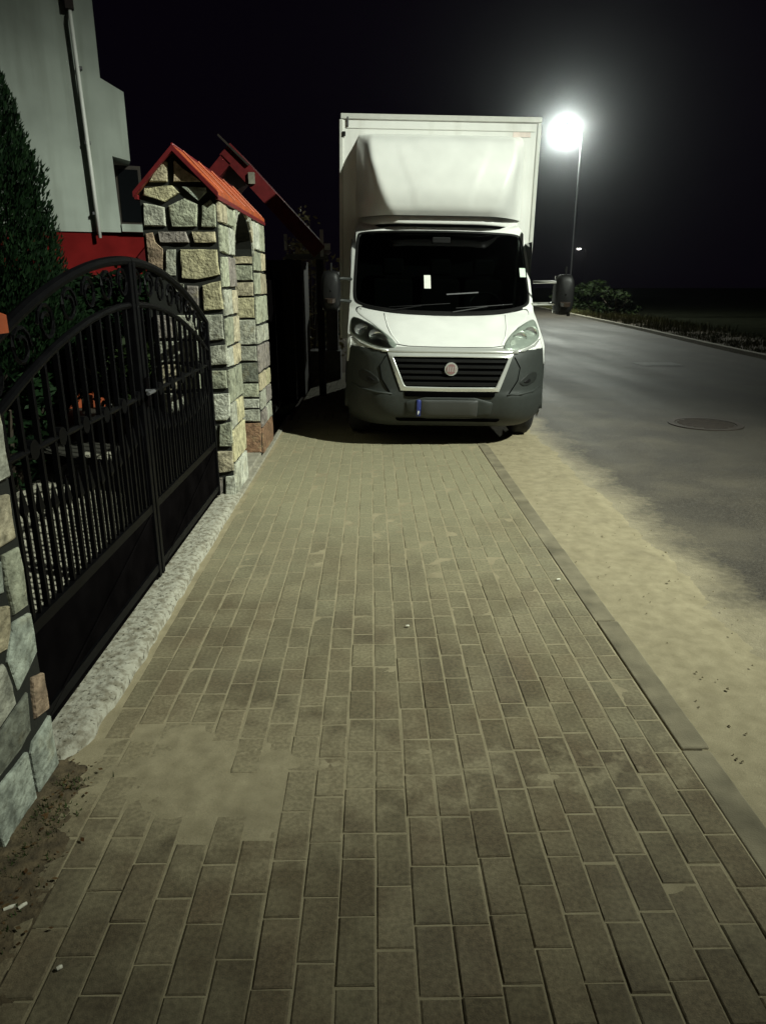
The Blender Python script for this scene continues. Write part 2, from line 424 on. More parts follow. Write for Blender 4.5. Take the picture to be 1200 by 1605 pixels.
# ================================================================ SETTING
ROAD_Z = -0.035
def far_edge(y):   # x of the kerb across the road
    return smooth_table([(-40, 7.6), (0, 8.1), (10, 8.4), (16, 8.8), (20, 9.15), (27, 9.9), (42, 11.2), (80, 14.5), (160, 24)], y)
g = MB().add([(-300,-100,-0.09),(300,-100,-0.09),(300,500,-0.09),(-300,500,-0.09)], [(0,1,2,3)]).build('ground', 'ground')
tag(g, 'dark open ground beyond the road and houses', 'ground', kind='structure')
ys = [-30 + 2*i for i in range(96)]
rd = MB().grid([[(1.15 + (far_edge(y)-1.15)*k/8, y, ROAD_Z + 0.03*math.sin(math.pi*k/8)*0.5) for k in range(9)] for y in ys]).build('road', 'asphalt', smooth=True)
tag(rd, 'dusty grey asphalt road running past the parked van', 'road', kind='structure')

# sidewalk base with pavers and kerb stones as its pieces
sw = MB().box(-1.06, 1.19, -1.0, 34, -0.088, -0.055).build('sidewalk', 'earth')
tag(sw, 'block paved sidewalk leading up to the parked van', 'sidewalk', kind='structure')
def paver_mesh(name, lx, ly, seed):
    rng = random.Random(seed); c = 0.0035
    def ring(i, z, j=0): return [(sx*(lx/2-i)+rng.uniform(-j,j), sy*(ly/2-i)+rng.uniform(-j,j), z+rng.uniform(-j,j)*0.4) for sx, sy in ((-1,-1),(1,-1),(1,1),(-1,1))]
    a = ring(0, -0.05); b = ring(0, -c, 0.0008); t = ring(c, 0, 0.0015)
    me = bpy.data.meshes.new(name)
    f = [(0+k, (k+1)%4, 4+(k+1)%4, 4+k) for k in range(4)] + [(4+k, 4+(k+1)%4, 8+(k+1)%4, 8+k) for k in range(4)] + [(8,9,10,11)]
    me.from_pydata(a+b+t, [], f); me.materials.append(M['paver']); return me
PM = [paver_mesh('paver', 0.0920, 0.1895, s) for s in range(5)]
PH = [paver_mesh('paver', 0.0920, 0.0920, s) for s in range(3)]
lay = []
rng = random.Random(3)
NC = 21; X0 = -0.968; PITCH = 0.0972
off = 0.02
for c in range(NC):
    off = (0.0975 if c % 2 else 0.0) + rng.uniform(-0.022, 0.022)
    y = 0.55 - off
    while y < 13.5:
        half = rng.random() < 0.035
        L = 0.0975 if half else 0.195
        lay.append((X0 + PITCH*(c+0.5) + rng.uniform(-0.002, 0.002), y + L/2, half))
        y += L + rng.uniform(-0.001, 0.0012)
def in_view(x, y):
    if y < 0.98: return False
    zc = y*0.953 + 1.55*0.302
    return abs(1120*(x - 0.0157*y)/zc) < 640
lay.sort(key=lambda p: (not in_view(p[0], p[1]), p[1]))
lay_near, lay_rest = lay[:300], lay[300:]
for i, (x, y, half) in enumerate(lay_near):
    o = bpy.data.objects.new('paver', rng.choice(PH if half else PM)); COL.objects.link(o)
    o.parent = sw; o.location = (x, y, (rng.choice((-.0040,-.0022,-.0005,.0010,.0016)) if math.hypot((x+.5)/.45, (y-2.05)/.24) < rng.uniform(.5,1.2) else rng.uniform(-.0014,.0016)))
    o.rotation_euler = (rng.uniform(-.009,.009), rng.uniform(-.012,.012), rng.uniform(-.010,.010))
mb = MB()
for x, y, half in lay_rest:
    me = rng.choice(PH if half else PM); dz = rng.uniform(-0.002, 0.0014); r = rng.uniform(-.010,.010); tx = rng.uniform(-.012,.012); ty = rng.uniform(-.009,.009)
    vs = [(x+v.co.x-r*v.co.y, y+v.co.y+r*v.co.x, v.co.z+dz+tx*v.co.x+ty*v.co.y) for v in me.vertices]
    mb.add(vs, [tuple(p.vertices) for p in me.polygons])
tag(mb.build('distant_pavers', 'paver_far', sw, fix=False), kind='stuff')
kb = MB().box(-0.052, 0.052, -0.497, 0.497, -0.08, 0).build('kerb_stone', 'kerb', sw, bevel=0.008)
for i in range(10):
    yy = 0.62 + 1.003*i
    o = kb if i == 0 else linked(kb, 'kerb_stone', (0,0,0), parent=sw)
    o.location = (1.131 + rng.uniform(-.004,.004), yy, rng.uniform(-0.0015, 0.002)); o.rotation_euler = (rng.uniform(-.002,.002), rng.uniform(-.01,.01), rng.uniform(-.004,.004))

# sand in the joints, swept over the pavers in patches
PATCHES = [(-0.66,2.22,.13,.08),(-0.50,2.12,.19,.10),(-0.70,2.02,.19,.14),(-0.55,1.98,.14,.10),(-0.33,2.07,.20,.05),(-0.16,2.06,.10,.04),(-0.80,1.92,.12,.09),(-0.62,1.85,.11,.045),
           (0.02,1.985,.045,.016),(0.17,2.12,.045,.022),(0.58,1.98,.045,.018)]
def sand_h(x, y):
    open_j = smoothstep(1.85, 1.45, y + 0.25*nz(x, y, 3, 2.0) + 0.12*smoothstep(0.3, 0.9, x))
    h = -0.0023 - 0.0024*open_j + 0.0007*fbm(x, y, 1.7, 11, 4)
    m = 0
    for (px, py, rx, ry) in PATCHES:
        dx = (x-px)/rx; dy = (y-py)/ry
        if abs(dx) < 1.8 and abs(dy) < 1.8:
            m = max(m, smoothstep(1.25, 0.35, math.hypot(dx, dy) + 0.28*fbm(x, y, 2.2, 16, 5)))
    h += m*(0.0040 + 0.0024*fbm(x, y, 6.6, 22, 4) + .0020*fbm(x, y, 3.6, 6, 2))
    h -= .012*smoothstep(1.073, 1.082, x)
    return h
rows = []
y = 0.8
while y < 8.6:
    st = 0.0105 if y < 3.2 else (0.016 if y < 5 else 0.03)
    rows.append([(-1.06 + 2.20*k/200, y, sand_h(-1.06 + 2.20*k/200, y)) for k in range(201)])
    y += st
s1 = MB().grid(rows).build('joint_sand', 'sand', smooth=True, fix=False)
tag(s1, 'pale sand swept into the joints and over the sidewalk pavers', 'sand', kind='stuff')
rows = []
for i in range(140):
    y = 0.75 + 1.40*i/139; row = []
    for k in range(50):
        x = -1.10 + .42*k/49
        e = -0.995 + 0.10*smoothstep(2.2, 1.35, y) + 0.05*fbm(x, y, 9, 7, 4)
        t = smoothstep(e+0.07, e-0.07, x)
        row.append((x, y, -.007 + t*(.016 + .008*fbm(x, y, 2, 16, 4)) + .004*fbm(x, y, 8, 40, 3)*t - .01*smoothstep(2.0, 2.15, y)))
    rows.append(row)
wdt = MB().grid(rows).build('wall_dirt', 'earth', smooth=True, fix=False)
tag(wdt, 'damp brown dirt at the foot of the near stone pillar', 'dirt', kind='stuff')
def sand_edge(y): return 1.70 + 0.10*fbm(0, y, 4, 0.9, 4) + 0.07*smoothstep(3, 5, y) - 0.35*smoothstep(9, 16, y)
rows = []
y = 0.8
while y < 16:
    st = 0.02 if y < 5 else 0.04
    row = []
    for k in range(66):
        x = 1.155 + 1.2*k/65
        e = sand_edge(y) + 0.05*fbm(x, y, 6, 5, 4)
        t = smoothstep(e+0.22, e-0.16, x)
        z = ROAD_Z - 0.012 + t*(0.040 - 0.012*(x-1.2)) + t*0.008*fbm(x, y, 3, 3.2, 5) + 0.002*fbm(x, y, 7, 22, 3)
        z -= 0.006*math.exp(-((x-1.62-0.02*math.sin(y))/0.09)**2)*t     # faint wheel rut
        row.append((x, y, z))
    rows.append(row); y += st
s2 = MB().grid(rows).build('sand_strip', 'sand', smooth=True, fix=False)
tag(s2, 'strip of pale sand between sidewalk kerb and asphalt', 'sand', kind='stuff')

# manhole, patch in the asphalt
def disc(mb, cx, cy, z0, z1, r, n=36):
    a = [(cx+r*math.cos(2*math.pi*k/n), cy+r*math.sin(2*math.pi*k/n)) for k in range(n)]
    vs = [(x,y,z0) for x,y in a]+[(x,y,z1) for x,y in a]
    return mb.add(vs, [(k,(k+1)%n,n+(k+1)%n,n+k) for k in range(n)]+[tuple(n+k for k in range(n))])
mh = empty('manhole_cover', (3.96, 8.36, ROAD_Z+0.012))
tag(mh, 'round cast iron manhole cover in the asphalt', 'manhole')
rg = MB(); n = 40
for k in range(n):
    pass
ring = [[(r*math.cos(2*math.pi*k/n), r*math.sin(2*math.pi*k/n), z) for k in range(n)] for r, z in ((0.42,-0.03),(0.42,0.010),(0.345,0.010),(0.345,-0.03))]
MB().grid(ring, closed=True).build('rim', 'iron_cast', mh)
lid = disc(MB(), 0, 0, -0.03, 0.006, 0.335).build('lid', 'iron_cast', mh)
rb = MB()
for i in range(-4, 5):
    w = math.sqrt(max(0, 0.31**2 - (i*0.07)**2))
    rb.box(-w, w, i*0.07-0.012, i*0.07+0.012, 0.004, 0.012)
rb.build('ribs', 'iron_cast', lid)
pt = MB().grid([[(5.55+0.12*k+0.02*nz(k,j), 14.75+0.16*j+0.03*nz(k,j,4), ROAD_Z+0.022) for k in range(8)] for j in range(5)]).build('asphalt_patch', 'road_paint', smooth=True)
tag(pt, 'pale worn rectangular patch on the asphalt', 'patch', kind='structure')

# far side: kerb, verge path, grass
kp = MB().grid([[(far_edge(y)-0.02, y, ROAD_Z-0.03),(far_edge(y)-0.02, y, ROAD_Z+0.10),(far_edge(y)+0.13, y, ROAD_Z+0.10),(far_edge(y)+0.13,y,ROAD_Z-0.03)] for y in ys]).build('far_kerb', 'kerb_pale')
tag(kp, 'pale concrete kerb on the far side of the road', 'kerb', kind='structure')
fp = MB().grid([[(far_edge(y)+0.13+(2.2)*k/2, y, ROAD_Z+0.085-0.02*k) for k in range(3)] for y in ys]).build('far_verge', 'earth')
tag(fp, 'earth verge behind the far kerb', 'verge', kind='structure')
gr = MB(); rg2 = random.Random(5)
for i in range(15000):
    y = 17 + 45*rg2.random()**1.3; x = far_edge(y)+0.2+rg2.random()**1.2*2.6
    if fbm(x, y, 0, 0.8, 3) < -0.25: continue
    h = rg2.uniform(.06,.22)*(1.3 if y > 24 else .7); a = rg2.random()*6.28; w = 0.012+0.004*rg2.random()
    dx, dy = math.cos(a)*w, math.sin(a)*w; bx, by = rg2.uniform(-.06,.06), rg2.uniform(-.06,.06)
    gr.add([(x-dx,y-dy,0.03),(x+dx,y+dy,0.03),(x+bx,y+by,0.03+h)], [(0,1,2)])
tag(gr.build('verge_grass', 'grass', fix=False), 'rough grass on the verge across the road', 'grass', kind='stuff')

# ================================================================ YARD, HOUSE, TREES
yd = MB().box(-9, -1.30, 0, 10.4, -0.085, -0.03).build('yard', 'yard_joint')
tag(yd, 'paved front yard behind the iron gate', 'yard', kind='structure')
mb = MB(); ry = random.Random(8)
for i in range(31, 46):
    for j in range(28):
        x = -5.9 + i*0.1; y = 1.2 + j*0.2 + (0.1 if i % 2 else 0)
        z = -0.002 + ry.uniform(-.002,.002)
        mb.box(x+.006, x+.094, y+.006, y+.194, -0.06, z)
tag(mb.build('yard_pavers', 'yard', yd, fix=False), kind='stuff')

def leaf_cloud(mb, pts, size, rng, flat=0.5):
    for p in pts:
        a = Vector((rng.gauss(0,1), rng.gauss(0,1), rng.gauss(0,1)*flat)).normalized()
        b = a.cross(Vector((rng.gauss(0,1), rng.gauss(0,1), rng.gauss(0,1)))).normalized()
        s = size*rng.uniform(.6,1.4); p = Vector(p)
        mb.add([p-a*s, p+b*s*.45, p+a*s, p-b*s*.45], [(0,1,2,3)])

def thuja(loc, h, r, n, label, seed):
    t = empty('conifer_tree', loc); tag(t, label, 'tree')
    rr = random.Random(seed)
    MB().tube([(0,0,-0.05),(0.02,0,h*.5),(0,0,h*.93)], [0.09,0.06,0.01], 8).build('trunk', 'bark', t, smooth=True)
    lb = MB()
    for i in range(26):
        z = h*(0.08+0.8*i/26); a = i*2.4; L = r*(1-z/h)*.7+.05
        lb.tube([(0,0,z),(math.cos(a)*L*.6, math.sin(a)*L*.6, z+L*.5),(math.cos(a)*L, math.sin(a)*L, z+L*1.1)], [.02,.012,.004], 5)
    lb.build('branches', 'bark', t)
    c = MB(); pts = []
    for i in range(n):
        z = rr.random()**1.15
        ph = rr.random()*6.283
        lump = 1 + 0.22*noise.noise(Vector((math.cos(ph)*1.5, math.sin(ph)*1.5, z*7+seed))) + .12*noise.noise(Vector((math.cos(ph)*4, math.sin(ph)*4, z*18)))
        rad = r*(1-z)**0.72*min(1, .55+z*5)*lump*math.sqrt(rr.uniform(.25,1))
        pts.append((math.cos(ph)*rad, math.sin(ph)*rad, 0.06 + z*(h-0.06)))
    for p in pts:
        up = Vector((p[0]*.35+rr.gauss(0,.15), p[1]*.35+rr.gauss(0,.15), 0.5)).normalized()
        sd = up.cross(Vector((rr.gauss(0,1), rr.gauss(0,1), rr.gauss(0,.3)))).normalized()
        s = rr.uniform(.022,.055); p = Vector(p)
        c.add([p-up*s*.7, p+sd*s*.26, p+up*s, p-sd*s*.26], [(0,1,2,3)])
    c.build('crown', 'thuja', t, fix=False)
    return t
thuja((-4.28, 8.2, -0.03), 5.7, 1.22, 110000, 'tall dark conifer in front of the white house', 1)

def bush(name, loc, rx, ry, rz, n, size, leafm, label, cat, seed, group=None, stem=0.05):
    t = empty(name, loc); tag(t, label, cat, group)
    rr = random.Random(seed); st = MB()
    for i in range(7):
        a = i*.9+seed; st.tube([(0,0,-.05),(math.cos(a)*rx*.3, math.sin(a)*ry*.3, rz*.7),(math.cos(a)*rx*.65, math.sin(a)*ry*.65, rz*1.4)], [stem,stem*.6,stem*.2], 5)
    st.build('trunk', 'bark', t)
    c = MB(); pts = []
    cl = [(rr.gauss(0,.42)*rx, rr.gauss(0,.42)*ry, rz*(1+rr.uniform(-.75,.75)), rr.uniform(.25,.5)) for _ in range(16)]
    for i in range(n):
        q = cl[i % 16]; d = Vector((rr.gauss(0,1), rr.gauss(0,1), rr.gauss(0,1))).normalized()*rr.random()**.45*q[3]
        pts.append((q[0]+d.x*rx*1.1, q[1]+d.y*ry*1.1, max(.03, q[2]+d.z*rz*1.1)))
    leaf_cloud(c, pts, size, rr)
    c.build('crown', leafm, t, fix=False)
    return t
bush('shrub', (-2.5, 7.6, -0.03), .7, 1.0, .62, 5000, .05, 'hedge', 'added low dark shrub in the yard behind the stone portal', 'shrub', 4)  # this shrub and the next are put in to darken the yard
bush('shrub', (-2.9, 5.6, -0.03), .55, .6, .5, 4000, .05, 'thuja', 'added low dark shrub behind the far leaf of the iron gate', 'shrub', 9)

hg = empty('hedge', (-3.75, 9.35, -0.03), (0,0,R(20))); tag(hg, 'clipped dark hedge added to blacken the view of the red lower wall', 'hedge')  # added hedge: hides the middle of the wall so it reads black
hgs = MB()
for k in range(9): hgs.tube([(-1.2+.3*k,0,-.04),(-1.2+.3*k+.03,.02,.6),(-1.2+.3*k,0,1.3)], [.03,.025,.012], 6)
hgs.build('trunk', 'bark', hg)
rr = random.Random(15); cc = MB()
leaf_cloud(cc, [(rr.uniform(-1.4,1.35), rr.gauss(0,.16), .80+.88*rr.random()+.05*rr.gauss(0,1)) for _ in range(17000)], .05, rr)
cc.build('crown', 'thuja', hg, fix=False)
# house, turned 20 degrees to the street; parts in its own metres (u along the front, depth, height)
hs = empty('house', (-3.7, 10.4, 0), (0, 0, R(20))); tag(hs, 'white rendered house with red painted lower wall behind the gate', 'house')
MB().box(-6, -.005, .03, 8, 2.24, 6.6).build('wall', 'stucco', hs)
prof = [(0,2.24),(.32,2.24),(.30,3.18),(.52,3.13),(.52,3.945),(.25,4.085),(.25,6.6),(0,6.6)]
nP = len(prof)
MB().add([(x, -.03, z) for x, z in prof]+[(x, 7.9, z) for x, z in prof], [tuple(range(nP)), tuple(range(2*nP-1, nP-1, -1))]+[(k,(k+1)%nP,nP+(k+1)%nP,nP+k) for k in range(nP)]).build('bay_wall', 'stucco', hs)
MB().box(-6, .66, .05, 8, -.05, 2.225).build('lower_wall', 'red_wall', hs)
MB().box(.325, .66, -.06, .5, 2.245, 2.345).build('window_sill', 'stucco', hs, bevel=0.008)
wd = MB().box(.325, .66, .30, .36, 2.347, 3.12).build('window', 'wood_dark', hs)
MB().box(.36, .62, .28, .315, 2.40, 3.07).build('pane', 'pane_dark', wd)
MB().tube([(.036,-.075,2.16),(.02,-.075,3.0),(-.02,-.075,4.7),(-.02,-.02,4.86)], 0.024, 12).build('downspout', 'white_pipe', hs, smooth=True)
for zz in (2.45, 3.3, 4.15):
    MB().box(-.022,.05,-.078,-.028,zz,zz+.035).build('pipe_bracket', 'galv', hs)
MB().box(-.07,.03,-.09,.02,4.80,4.98).build('hopper', 'roof_dark', hs)
MB().box(-6.2,.2,-.25,8.2,6.6,6.75).build('roof', 'roof_dark', hs)
# red tiled steps at the house foot
st = empty('entrance_steps', (-4.3, 9.86, -0.03), (0,0,R(20))); tag(st, 'red tiled entrance steps at the foot of the red wall', 'steps')
for k in range(3):
    MB().box(-0.6, 0.62, -0.30+0.22*k, 0.42, 0.17*k+0.004*k, 0.17*(k+1)).build('step', 'orange_roof' if k == 0 else 'red_wall', st, bevel=0.01)
pot = empty('flower_pot', (-3.70, 9.95, -0.03)); tag(pot, 'white flower pot beside the red entrance steps', 'flower pot')
MB().tube([(0,0,0),(0,0,.05),(0,0,.26),(0,0,.30)], [.10,.11,.15,.165], 16).build('pot', 'white_pipe', pot, smooth=True)
c = MB(); rr = random.Random(2); leaf_cloud(c, [(rr.gauss(0,.1), rr.gauss(0,.1), .36+abs(rr.gauss(0,.09))) for _ in range(220)], .035, rr); c.build('plant', 'thuja', pot, fix=False)

# ================================================================ STONE GATE PILLARS
SC_COL = {'tan':(.34,.29,.18),'tan2':(.38,.29,.18),'tan3':(.31,.27,.18),'yel':(.37,.335,.19),'teal':(.25,.285,.24),'gry':(.28,.285,.23),'grn':(.25,.265,.19),
          'pur':(.19,.165,.15),'bro':(.27,.185,.12),'pal':(.36,.37,.31),'dgry':(.13,.14,.11),'rust':(.20,.105,.055)}
def stone_poly(parent, poly, to3, nrm, colr, depth=0.018, seed=0):
    """one cut stone: an outline in wall coordinates, chamfered and slightly domed, standing proud of the joint"""
    rr = random.Random(seed); nrm = Vector(nrm)
    # densify and roughen the outline
    pts = []
    n = len(poly)
    for i in range(n):
        a = Vector(poly[i]); b = Vector(poly[(i+1) % n]); k = max(1, int((b-a).length/0.06))
        for j in range(k):
            q = a.lerp(b, j/k); w = 0.0035 if j else 0.0015
            pts.append(q + Vector((rr.uniform(-w,w), rr.uniform(-w,w))))
    cx = sum((p for p in pts), Vector((0,0)))/len(pts)
    def sc(f): return [cx + (p-cx)*f for p in pts]
    size = max((p-cx).length for p in pts)
    f1 = 1 - 0.004/size; f2 = 1 - 0.011/size
    N = len(pts); vs = []
    for ring, d in ((pts, -0.02), (pts, depth*.55), (sc(f1), depth*.9), (sc(f2), depth)):
        for p in ring:
            dd = d + (rr.uniform(-.003,.003) if d > 0 else 0)
            vs.append(Vector(to3(p.x, p.y)) + nrm*dd)
    vs.append(Vector(to3(cx.x, cx.y)) + nrm*(depth+rr.uniform(.0,.006)))
    fs = []
    for r_ in range(3):
        for k in range(N): fs.append((r_*N+k, r_*N+(k+1)%N, (r_+1)*N+(k+1)%N, (r_+1)*N+k))
    for k in range(N): fs.append((3*N+k, 3*N+(k+1)%N, 4*N))
    o = MB().add(vs, fs).build('stone', 'stone', parent)
    v = rr.uniform(1.2,1.65); c = SC_COL[colr]
    g_ = (c[0]+c[1]+c[2])/3; c = [g_*.22*t + q*.78 for q, t in zip(c, (1.06,1.0,.86))]
    o.color = (c[0]*v, c[1]*v, c[2]*v, 1)
    return o
def courses(parent, u0, u1, z0, z1, to3, nrm, seed, hmin=.15, hmax=.26, wmax=.30, skip=None, first=None):
    """irregular coursed stones over a rectangle"""
    rr = random.Random(seed); z = z0; k = 0; row = 0
    cols = ['gry','grn','pal','tan3','yel','gry','grn','pur','tan']
    while z < z1 - .05:
        h = rr.uniform(hmin, hmax)
        if z1 - z - h < hmin*.7: h = z1 - z
        w = u1 - u0; m = max(1, round(w/rr.uniform(wmax*.7, wmax*1.2)))
        if m == 1 and w > .24 and rr.random() < .4: m = 2
        cuts = [u0] + sorted(u0 + w*(i+rr.uniform(-.22,.22))/m for i in range(1, m)) + [u1]
        for a, b in zip(cuts, cuts[1:]):
            j = 0.009
            t = [rr.uniform(-.010,.010) for _ in range(4)]
            pl = [(a+j, z+j+max(0,t[0])), (b-j, z+j+max(0,t[1])), (b-j, z+h-j+min(0,t[2])), (a+j, z+h-j+min(0,t[3]))]
            if skip is None or not skip(.5*(a+b), z+.5*h):
                stone_poly(parent, pl, to3, nrm, first if (first and row == 0) else rr.choice(cols), seed=seed*100+k)
            k += 1
        z += h; row += 1

FRONT=[
('tan',[(-1.470,2.207),(-1.352,2.208),(-1.341,2.328),(-1.361,2.34)]),
('tan2',[(-1.31,2.208),(-1.125,2.208),(-1.248,2.293),(-1.291,2.336),(-1.3,2.328)]),
('yel',[(-1.512,2.15),(-1.505,2.172),(-1.321,2.184),(-1.278,2.139),(-1.376,2.083),(-1.516,2.125)]),
('teal',[(-1.258,2.178),(-1.098,2.172),(-1.095,2.146),(-1.155,2.094),(-1.187,2.116)]),
('gry',[(-1.521,2.076),(-1.384,2.051),(-1.386,1.932),(-1.532,1.932)]),
('grn',[(-1.357,2.061),(-1.247,2.107),(-1.165,2.071),(-1.18,1.93),(-1.343,1.93),(-1.354,1.997)]),
('grn',[(-1.132,2.061),(-1.074,2.099),(-1.042,2.061),(-1.046,1.928),(-1.146,1.93)]),
('pur',[(-1.441,1.897),(-1.256,1.898),(-1.234,1.83),(-1.434,1.83)]),
('tan',[(-1.213,1.898),(-1.058,1.898),(-1.054,1.831),(-1.201,1.83)]),
('bro',[(-1.525,1.885),(-1.48,1.893),(-1.465,1.829),(-1.419,1.788),(-1.436,1.623),(-1.52,1.655)]),
('gry',[(-1.396,1.781),(-1.333,1.784),(-1.348,1.615),(-1.411,1.613)]),
('yel',[(-1.3,1.784),(-1.051,1.784),(-1.044,1.623),(-1.194,1.592),(-1.307,1.597)]),
('gry',[(-1.384,1.575),(-1.295,1.558),(-1.304,1.493),(-1.34,1.5)]),
('pur',[(-1.276,1.548),(-1.2,1.548),(-1.209,1.385),(-1.285,1.385)]),
('yel',[(-1.169,1.548),(-1.040,1.581),(-1.036,1.391),(-1.173,1.381)]),
('gry',[(-1.196,1.352),(-1.045,1.357),(-1.042,1.188),(-1.195,1.172)]),
('gry',[(-1.173,1.133),(-1.030,1.149),(-1.030,1.012),(-1.163,1.002)]),
('grn',[(-1.19,0.968),(-1.040,0.967),(-1.043,0.844),(-1.195,0.834)]),
('pal',[(-1.188,0.799),(-1.032,0.804),(-1.034,0.639),(-1.06,0.611),(-1.192,0.606)]),
('gry',[(-1.192,0.565),(-1.143,0.567),(-1.158,0.414),(-1.189,0.414)]),
('grn',[(-1.115,0.575),(-1.030,0.596),(-1.030,0.44),(-1.045,0.414),(-1.13,0.411)]),
('tan3',[(-1.178,0.372),(-1.034,0.377),(-1.036,0.228),(-1.175,0.208)]),
('pur',[(-1.183,0.17),(-1.123,0.17),(-1.134,0.030),(-1.188,0.030)]),
('pal',[(-1.096,0.18),(-1.030,0.19),(-1.032,0.044),(-1.061,0.030),(-1.107,0.030)]),
]
po = empty('gate_portal', (-1.29, 6.3, 0)); tag(po, 'stone clad gate portal with orange gable roof and arched wicket opening', 'gate portal')
PX0, PX1, PY0, PY1 = -1.545, -1.040, 5.225, 7.35
OY0, OY1, OZ = 5.76, 6.66, 1.78     # wicket opening along the street, arch springing
def pl(x, y, z): return (x+1.29, y-6.3, z)
co = MB()
co.box(PX0+1.29, PX1+1.29, PY0-6.3, OY0-6.3, -0.06, 2.14)
co.box(PX0+1.29, PX1+1.29, OY1-6.3, PY1-6.3, -0.06, 2.14)
NA = 14; oc = (OY0+OY1)/2; orad = (OY1-OY0)/2; orz = .32
arcp = [(oc - orad*math.cos(math.pi*k/NA), OZ + orz*math.sin(math.pi*k/NA)) for k in range(NA+1)]
for k in range(NA):
    (ya, za), (yb, zb) = arcp[k], arcp[k+1]
    v = [pl(x, y, z) for x in (PX0, PX1) for (y, z) in ((ya, za), (yb, zb), (yb, 2.14), (ya, 2.14))]
    co.add(v, [(0,1,2,3),(7,6,5,4),(0,4,5,1),(2,6,7,3)])
# gable ends
for yy in (PY0, PY1):
    co.add([pl(PX0,yy,2.14), pl(PX1,yy,2.14), pl(-1.2925,yy,2.392)], [(0,1,2)])
co.build('core', 'joint', po, fix=False)
for i, (c, poly) in enumerate(FRONT):
    stone_poly(po, poly, lambda u, z: pl(u, PY0, z), (0,-1,0), c, seed=10+i)
# left half of the gate end, mostly behind the gate leaf
courses(po, -1.535, -1.215, 0.02, 1.36, lambda u, z: pl(u, PY0, z), (0,-1,0), 21)
# street faces
fx = lambda u, z: pl(PX1, u, z)
courses(po, PY0+.005, OY0-.002, 0.02, 2.10, fx, (1,0,0), 22, wmax=.34)
courses(po, OY1+.002, PY1, 0.02, 2.10, fx, (1,0,0), 23, wmax=.42, first='rust')
rr = random.Random(31)
for k in range(9):     # voussoirs over the arch
    a0 = math.pi*k/9 + .03; a1 = math.pi*(k+1)/9 - .03
    q = []
    for a, e in ((a0,0),(a1,0),(a1,1),(a0,1)):
        yy = oc - (orad+.012)*math.cos(a) - e*.0*math.cos(a); zz = OZ + (orz+.012)*math.sin(a)
        if e: zz = min(2.11, zz + .16*math.sin(a)+.02); yy = max(OY0-.0, min(OY1, yy - .10*math.cos(a)*.3))
        q.append((yy, zz))
    if abs(q[2][1]-q[1][1])+abs(q[3][1]-q[0][1]) > .04:
        stone_poly(po, q, fx, (1,0,0), rr.choice(['gry','tan3','pal','grn']), seed=300+k)
# camera-facing jamb of the far side of the wicket
fj = lambda u, z: pl(u, OY1, z)
zz = 0.03
for k, (h, c) in enumerate([(.30,'rust'),(.125,'gry'),(.10,'pal'),(.14,'grn'),(.19,'dgry'),(.15,'gry'),(.23,'gry'),(.19,'yel'),(.13,'tan3'),(.14,'grn'),(.12,'tan')]):
    if zz + h > 1.80: h = 1.80-zz
    stone_poly(po, [(-1.245,zz+.008),(-1.045,zz+.010),(-1.043,zz+h-.008),(-1.247,zz+h-.010)], fj, (0,-1,0), c, depth=.02, seed=400+k)
    stone_poly(po, [(-1.535,zz+.010),(-1.265,zz+.008),(-1.263,zz+h-.010),(-1.535,zz+h-.008)], fj, (0,-1,0), 'gry', depth=.02, seed=450+k)
    zz += h
# roof: two thin sheets, verge boards, ridge
rf = MB()
RY0, RY1 = 5.19, 7.40
for s in (1, -1):
    xe = -1.2925 + s*.272; ze = 2.128; zr = 2.400
    for (a, b) in ((0, 0), ):
        v = [pl(-1.2925, RY0, zr), pl(xe, RY0, ze), pl(xe, RY1, ze), pl(-1.2925, RY1, zr)]
        v2 = [(p[0], p[1], p[2]+.028) for p in v]
        rf.add(v+v2, [(0,1,2,3),(4,7,6,5),(0,4,5,1),(1,5,6,2),(2,6,7,3),(3,7,4,0)])
rfo = rf.build('roof', 'orange_roof', po)
for s in (1, -1):
    xe = -1.2925 + s*.280
    v = [pl(-1.2925, RY0-.025, 2.388), pl(xe, RY0-.025, 2.108), pl(xe, RY0-.025, 2.142), pl(-1.2925, RY0-.025, 2.424)]
    v2 = [(p[0], p[1]+.024, p[2]) for p in v]
    MB().add(v+v2, [(3,2,1,0),(4,5,6,7),(0,1,5,4),(1,2,6,5),(2,3,7,6),(3,0,4,7)]).build('verge_board', 'red_roof', rfo)
MB().tube([pl(-1.2925, RY0-.01, 2.424), pl(-1.2925, RY1, 2.424)], .012, 10).build('ridge_cap', 'red_roof', rfo, smooth=True)
for s in (1, -1):
    xe = -1.2925 + s*.268
    MB().box(xe+1.29-.010, xe+1.29+.010, RY0-6.3, RY1-6.3, 2.098, 2.126).build('eave_board', 'red_roof', rfo)
for k in range(5):
    yy = RY0 + .24 + k*.46; s = 1
    v = [(-1.2925+1.29+s*.01, yy-6.3, 2.428), (-1.2925+1.29+s*.266, yy-6.3, 2.164)]
    MB().tube(v, .007, 6).build('roof_rib', 'orange_roof', rfo)

